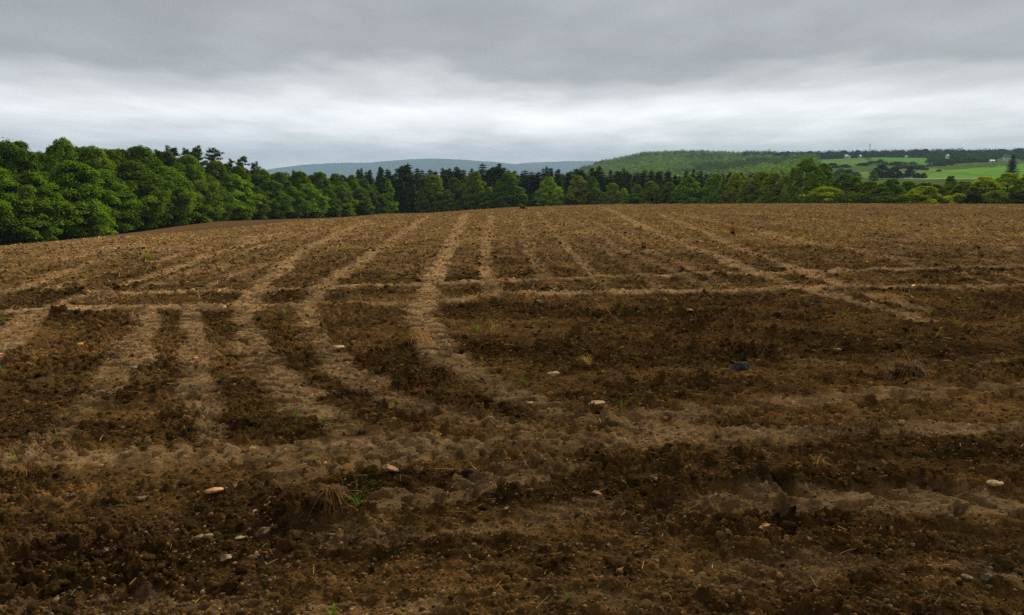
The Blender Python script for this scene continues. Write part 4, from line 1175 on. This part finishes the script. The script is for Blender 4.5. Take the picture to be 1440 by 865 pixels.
# seedlings
xs_, ys_ = scatter_pts(420, 4.5, 80, 0.75)
P = []; 
nb = 5
x = np.repeat(xs_, nb); y = np.repeat(ys_, nb); n = len(x); sc_ = np.repeat(rng.uniform(0.015, 0.06, len(xs_)), nb) * np.where(y > 14, 1.5, 1)
base = np.stack([x, y, gz(x, y)], 1)
gc = np.array([(0.10, 0.17, 0.02), (0.16, 0.19, 0.03), (0.07, 0.14, 0.02), (0.22, 0.2, 0.04)])[np.repeat(rng.integers(0, 4, len(xs_)), nb)]
V, Fq, cc = ribbons(base, rng.uniform(0, 6.28, n), sc_ * rng.uniform(0.4, 1.0, n), sc_ * 0.16, sc_ * rng.uniform(0.3, 1.2, n), sc_ * 0.25, rng.uniform(-0.3, 0.3, n), gc)
o = mesh_np("weed_seedlings", V, Fq, M_STRAW, attrs={"leafcol": cc}); tag(o, "tiny green and yellowing weed seedlings in the soil", "weed seedlings", kind="stuff")

# ------------------------------------------------------------------ uprooted stalk clumps and grass tufts
def stalk_mesh(name, n, L0, L1, w, spread, up, seed, colr, aim=None, mat=M_STALK, curl=0.5):
    r = np.random.default_rng(seed)
    az = r.uniform(0, 6.28, n) if aim is None else r.normal(aim, spread, n)
    L = r.uniform(L0, L1, n)
    base = r.normal(size=(n, 3)) * np.array([0.22, 0.16, 0.05]) * L1 * (0.45 if n > 9 else 0.1)
    V, Fq, cc = ribbons(base, az, L, np.full(n, w) * r.uniform(0.6, 1.3, n), L * r.uniform(up[0], up[1], n), L * curl * r.uniform(0.2, 1.0, n), r.uniform(-0.4, 0.4, n), np.tile(np.array(colr), (n, 1)), 6)
    return mesh_np(name, V, Fq, mat, link=False)


LUMPV = ico(5)[0]
LUMPF = ico(5)[1]
LUMPV = LUMPV * (1 + 0.45 * n3(LUMPV, 1.7, 777) + 0.22 * n3(LUMPV, 5, 787) + 0.14 * np.abs(n3(LUMPV, 13, 797)) + 0.06 * n3(LUMPV, 30, 799))[:, None] * np.array([1, 0.85, 0.62])


def clump(u, v, size, label, seed, n, colr, aim=None, up=(-0.5, 0.4), green=False, lump=0.5, width=0.006, name="stalk_clump", cat="stalk clump"):
    up = (up[0] * 0.8, up[1] * 0.55 if up[1] > 0 else up[1]); size *= 0.72 if v > 400 else 0.6; width *= 0.62 if v > 400 else 1.0; n = int(n * 1.5)
    x, y = ground_pt(u, v); z = float(gz(x, y))
    o = empty(name, (x, y, z)); tag(o, label, cat, "uprooted stalk clumps")
    if lump > 0:
        lm = mesh_np("soil_ball", LUMPV * size * lump, LUMPF, M_CLOD, False, parent=o); lm.location = (0, 0, size * lump * 0.2)
    st = child("stalks", stalk_mesh("stalks", n, size * 0.5, size * 1.25, width, 0.7, up, seed, colr, aim), o); st.location = (0, -size * 0.1, size * (0.15 + lump * 0.62)); st.color = (*colr, 1)
    if green:
        gr = child("green_blades", stalk_mesh("green_blades", 14, size * 0.4, size * 0.8, width, 1, (0.4, 1.3), seed + 5, (1, 1, 1), None, M_GREEN), o); gr.location = (size * 0.4, 0, size * 0.2); gr.color = (0.1, 0.2, 0.025, 1)
    return o


SB = (0.24, 0.15, 0.075); SO = (0.30, 0.165, 0.055); SY = (0.36, 0.25, 0.085); SR = (0.24, 0.10, 0.04)
clump(462, 724, 0.165, "uprooted clump with pale drooping roots on dark foreground mound", 1, 26, (0.19, 0.10, 0.045), -1.0, (-1.1, 0.1), lump=0.8, width=0.0075)
clump(578, 484, 0.30, "sprawling orange-brown straw clump beside the lugged track", 2, 70, (0.36, 0.20, 0.062), -0.4, (-0.4, 0.3), lump=0.3, width=0.006)
clump(1275, 530, 0.27, "tangled root clump over a dark hole at right", 3, 55, SB, None, (-0.8, 0.35), lump=0.62)
clump(1245, 424, 0.3, "flattened yellow straw heap below the right cross tracks", 4, 90, SY, None, (0.0, 0.25), lump=0.12, width=0.008)
clump(845, 440, 0.26, "brown stubble clump on a dark lump under cross tracks", 5, 40, SO, None, (-0.6, 0.4), lump=0.6)
clump(695, 472, 0.28, "upright pale stalks beside the track, centre field", 6, 16, SY, 0.6, (0.2, 0.9), lump=0.1)
clump(305, 522, 0.22, "loose dry stalk bundle on the ridge between left tracks", 7, 30, SO, None, (-0.1, 0.6), lump=0.2)
clump(828, 512, 0.2, "short bunch of pale dry stalks right of tan stone", 8, 30, SY, 2.3, (0.1, 0.7), lump=0.15)
clump(538, 549, 0.13, "small reddish stalk tuft left of centre", 9, 18, SR, None, (0.2, 1.1), lump=0.1)
clump(1150, 650, 0.12, "yellow dead grass tuft on the right dark ridge", 10, 16, (0.26, 0.18, 0.06), None, (0.0, 0.7), lump=0.15)
clump(590, 553, 0.15, "reddish straw wisps below the orange straw clump", 11, 24, SR, None, (-0.1, 0.4), lump=0.1)
clump(466, 487, 0.1, "short red stalk standing by the whitish rounded stone", 12, 8, SR, None, (0.3, 1.3), lump=0.0)
clump(40, 672, 0.17, "reddish dry stalks lying at the left edge", 13, 12, SR, None, (-0.05, 0.5), lump=0.0)
clump(672, 430, 0.28, "pale dry grass wisp standing above the track, centre", 14, 22, SY, None, (0.3, 1.3), lump=0.1)
clump(800, 380, 0.3, "yellow stubble tuft on the upper field near the cross track", 15, 36, SY, None, (0.0, 0.7), lump=0.2)
clump(1190, 393, 0.3, "yellow stubble tuft between right cross tracks", 16, 32, SY, None, (0.0, 0.9), lump=0.15)
clump(905, 347, 0.5, "yellow stubble patch between tracks on the upper field", 17, 70, SY, None, (0.0, 0.4), lump=0.2, width=0.012)
clump(1030, 327, 0.6, "dry leafy stubble patch under the right brow", 18, 60, SO, None, (0.0, 0.5), lump=0.25, width=0.014)
clump(1180, 350, 0.5, "pale stubble patch on the upper right field", 19, 60, SY, None, (0.0, 0.5), lump=0.15, width=0.012)
clump(735, 293, 0.75, "dark stubble lump breaking the skyline of the brow", 20, 20, SB, None, (0.0, 0.6), lump=0.5, width=0.012)


def tuft(u, v, size, label, seed, n, colr, w=0.005):
    size *= 0.7; w *= 0.75
    x, y = ground_pt(u, v); z = float(gz(x, y))
    me = stalk_mesh("grass_tuft", n, size * 0.35, size * 0.8, w, 1, (0.35, 1.5), seed, (1, 1, 1), None, M_GREEN, 0.35)
    o = bpy.data.objects.new("grass_tuft", me); COL.objects.link(o); o.location = (x, y, z); o.color = (*colr, 1)
    tag(o, label, "grass tuft", "green grass tufts on the field")


GG = (0.10, 0.21, 0.025); GY = (0.2, 0.24, 0.04)
tuft(504, 720, 0.23, "bright green grass tuft behind the drooping root clump", 31, 18, GG)
tuft(418, 586, 0.16, "green grass blades on ridge in left ruts", 32, 12, GG)
tuft(735, 531, 0.1, "small green seedling below the tan stone", 33, 12, (0.09, 0.25, 0.02), 0.01)
tuft(876, 567, 0.1, "bright green seedling right of the whitish wedge stone", 34, 12, (0.09, 0.25, 0.02), 0.009)
tuft(1305, 441, 0.2, "thin green grass tuft on upper right slope", 35, 16, GY)
tuft(4, 452, 0.25, "green tuft at the left edge below cross track", 36, 16, GG)
tuft(402, 445, 0.22, "yellow-green grass at head of left track", 37, 18, GY)
tuft(468, 861, 0.09, "broad green leaf at the bottom edge", 38, 5, GG, 0.016)
tuft(1345, 450, 0.2, "upright thin grass right of the upper right tuft", 39, 10, GY)
tuft(1020, 495, 0.18, "single green shoot above blue slate slab", 40, 6, GG)
tuft(870, 438, 0.2, "green shoot right of the stubble clump, mid field", 41, 8, GG)
tuft(940, 440, 0.22, "yellow-green grass sprig above pale oval stone", 42, 14, GY)
tuft(672, 463, 0.2, "yellow-green tuft beside the lugged track", 43, 14, GY)
tuft(655, 540, 0.14, "fading yellow-green sprig in middle field", 44, 14, GY)
tuft(210, 363, 0.45, "bright yellow-green weed on upper left field", 45, 26, GY, 0.02)
tuft(1172, 488, 0.15, "green sprig by the small whitish stone at right", 46, 10, GG)
tuft(1002, 514, 0.14, "green sprout left of the blue slate slab", 47, 10, GG)
tuft(1052, 514, 0.14, "green sprout right of the blue slate slab", 48, 10, GG)
tuft(20, 650, 0.14, "yellow-green sprig at the left on cross track", 49, 10, GY)
tuft(955, 602, 0.1, "green grass sprig on the cross track, centre right", 50, 8, GY)
tuft(1187, 440, 0.2, "faint green tuft below the yellow straw heap", 51, 12, GY)
tuft(800, 857, 0.07, "dark green sprig at bottom centre", 52, 8, (0.06, 0.14, 0.02))

# ------------------------------------------------------------------ haze
V, Fq = box(-10400, 10400, -80, 12900, -48, 330)
hz = mesh_np("haze", V, Fq); hm = bpy.data.materials.new("valley_haze"); hm.use_nodes = True
hm.node_tree.nodes.clear(); ho = hm.node_tree.nodes.new("ShaderNodeOutputMaterial"); pv = hm.node_tree.nodes.new("ShaderNodeVolumePrincipled")
pv.inputs["Color"].default_value = (0.54, 0.76, 0.98, 1); pv.inputs["Density"].default_value = 0.95e-4; pv.inputs["Anisotropy"].default_value = 0.0
hm.node_tree.links.new(pv.outputs[0], ho.inputs["Volume"]); hz.data.materials.append(hm); tag(hz, "thin blue valley haze", "haze", kind="stuff")

# ------------------------------------------------------------------ overcast sky and light
wd = bpy.data.worlds.new("World"); S.world = wd; wd.use_nodes = True
nt = wd.node_tree; nt.nodes.clear()
SUN_EL, SUN_AZ = math.radians(39), math.radians(32)


def nn(kind, **kw):
    nd = nt.nodes.new(kind)
    for k_, v_ in kw.items(): setattr(nd, k_, v_)
    return nd


def mth(op, a, b=None, c=None):
    nd = nn("ShaderNodeMath", operation=op)
    for i, v_ in enumerate((a, b, c)):
        if v_ is None: continue
        if isinstance(v_, (int, float)): nd.inputs[i].default_value = v_
        else: nt.links.new(v_, nd.inputs[i])
    return nd.outputs[0]


tc = nn("ShaderNodeTexCoord"); nrm = nn("ShaderNodeVectorMath", operation='NORMALIZE'); nt.links.new(tc.outputs["Generated"], nrm.inputs[0])
sp = nn("ShaderNodeSeparateXYZ"); nt.links.new(nrm.outputs[0], sp.inputs[0])
sx, sy, sz_ = sp.outputs
zc = mth('MAXIMUM', sz_, 0.0)
den = mth('ADD', zc, 0.075)
cv = nn("ShaderNodeCombineXYZ"); nt.links.new(mth('DIVIDE', sx, den), cv.inputs[0]); nt.links.new(mth('DIVIDE', sy, den), cv.inputs[1])


def cnoise(scale, detail, off, rough=0.5):
    mp = nn("ShaderNodeMapping"); nt.links.new(cv.outputs[0], mp.inputs[0]); mp.inputs["Location"].default_value = (off, off * 0.7, 0); mp.inputs["Scale"].default_value = (scale * 1.15, scale * 0.7, 1)
    nd = nn("ShaderNodeTexNoise"); nd.inputs["Scale"].default_value = 1.0; nd.inputs["Detail"].default_value = detail; nd.inputs["Roughness"].default_value = rough
    nt.links.new(mp.outputs[0], nd.inputs["Vector"]); return nd.outputs["Fac"]


nA = cnoise(0.55, 4, 3.0); nB = cnoise(1.1, 4, 11.0); nC = cnoise(3.0, 4, 5.0, 0.55)
# height in the sky, its bands bent by the cloud noise
e = mth('ADD', zc, mth('MULTIPLY', mth('SUBTRACT', nA, 0.5), mth('ADD', 0.012, mth('MULTIPLY', mth('MINIMUM', zc, 0.3), 0.75))))
e = mth('ADD', mth('ADD', e, 0.019), mth('MULTIPLY', mth('SUBTRACT', nB, 0.5), mth('MULTIPLY', mth('MINIMUM', zc, 0.3), 0.5)))
cr = nn("ShaderNodeValToRGB"); cr.color_ramp.interpolation = 'EASE'
el = cr.color_ramp.elements
stops = [(0.0, (0.66, 0.63, 0.60)), (0.018, (0.60, 0.585, 0.575)), (0.042, (0.49, 0.49, 0.50)), (0.068, (0.57, 0.575, 0.585)), (0.098, (0.60, 0.60, 0.605)), (0.125, (0.40, 0.403, 0.41)), (0.148, (0.252, 0.256, 0.264)), (0.21, (0.248, 0.254, 0.268)), (0.32, (0.26, 0.26, 0.265)), (0.7, (0.26, 0.26, 0.265))]
while len(el) < len(stops): el.new(0.5)
for q, (p_, c_) in zip(el, stops): q.position = p_; q.color = (*c_, 1)
nt.links.new(e, cr.inputs[0])
gl = mth('MULTIPLY', sx, 3.0); glow = mth('POWER', 2.718, mth('MULTIPLY', mth('MULTIPLY', gl, gl), -1.0))
# thinner cloud ahead lets more light through low in the sky
band = mth('MULTIPLY', glow, mth('MULTIPLY', mth('GREATER_THAN', sy, 0.0), mth('POWER', 2.718, mth('MULTIPLY', mth('POWER', mth('DIVIDE', mth('SUBTRACT', e, 0.088), 0.03), 2.0), -1.0))))
mod = mth('ADD', mth('ADD', 0.52, mth('MULTIPLY', nB, 0.7)), mth('ADD', mth('MULTIPLY', nC, 0.22), mth('MULTIPLY', band, 0.30)))
cm = nn("ShaderNodeVectorMath", operation='SCALE'); nt.links.new(cr.outputs[0], cm.inputs[0]); nt.links.new(mth('MULTIPLY', mth('MULTIPLY', mod, mth('ADD', 0.82, mth('MULTIPLY', sy, 0.18))), 5.55), cm.inputs["Scale"])
sky = nn("ShaderNodeTexSky", sky_type='NISHITA', sun_disc=False, sun_elevation=SUN_EL, sun_rotation=SUN_AZ)
mx_ = nn("ShaderNodeMix", data_type='RGBA'); mx_.inputs[0].default_value = 0.985
nt.links.new(sky.outputs[0], mx_.inputs[6]); nt.links.new(cm.outputs[0], mx_.inputs[7])
bg = nn("ShaderNodeBackground"); bg.inputs["Strength"].default_value = 0.1; nt.links.new(mx_.outputs[2], bg.inputs[0])
wo = nn("ShaderNodeOutputWorld"); nt.links.new(bg.outputs[0], wo.inputs[0])

sl_ = bpy.data.lights.new("sun", 'SUN'); sl_.energy = 1.5; sl_.angle = math.radians(10); sl_.color = (1.0, 0.93, 0.82)
so = bpy.data.objects.new("sun", sl_); COL.objects.link(so)
from mathutils import Vector
sd_ = Vector((math.sin(SUN_AZ) * math.cos(SUN_EL), math.cos(SUN_AZ) * math.cos(SUN_EL), math.sin(SUN_EL)))
so.rotation_euler = sd_.to_track_quat('Z', 'Y').to_euler(); so.location = (0, 0, 300)

S.view_settings.view_transform = 'Standard'; S.view_settings.look = 'None'; S.view_settings.exposure = 1.58; S.view_settings.gamma = 1.0
S.view_settings.use_curve_mapping = False
cy = S.cycles
cy.max_bounces = 5; cy.diffuse_bounces = 3; cy.glossy_bounces = 1; cy.transmission_bounces = 2; cy.volume_bounces = 1; cy.transparent_max_bounces = 4
cy.use_denoising = False; cy.denoiser = 'OPENIMAGEDENOISE'; cy.denoising_input_passes = 'RGB_ALBEDO_NORMAL'; cy.denoising_prefilter = 'ACCURATE'; cy.sample_clamp_indirect = 3; cy.sample_clamp_direct = 8; cy.use_adaptive_sampling = False
cy.caustics_reflective = False; cy.caustics_refractive = False
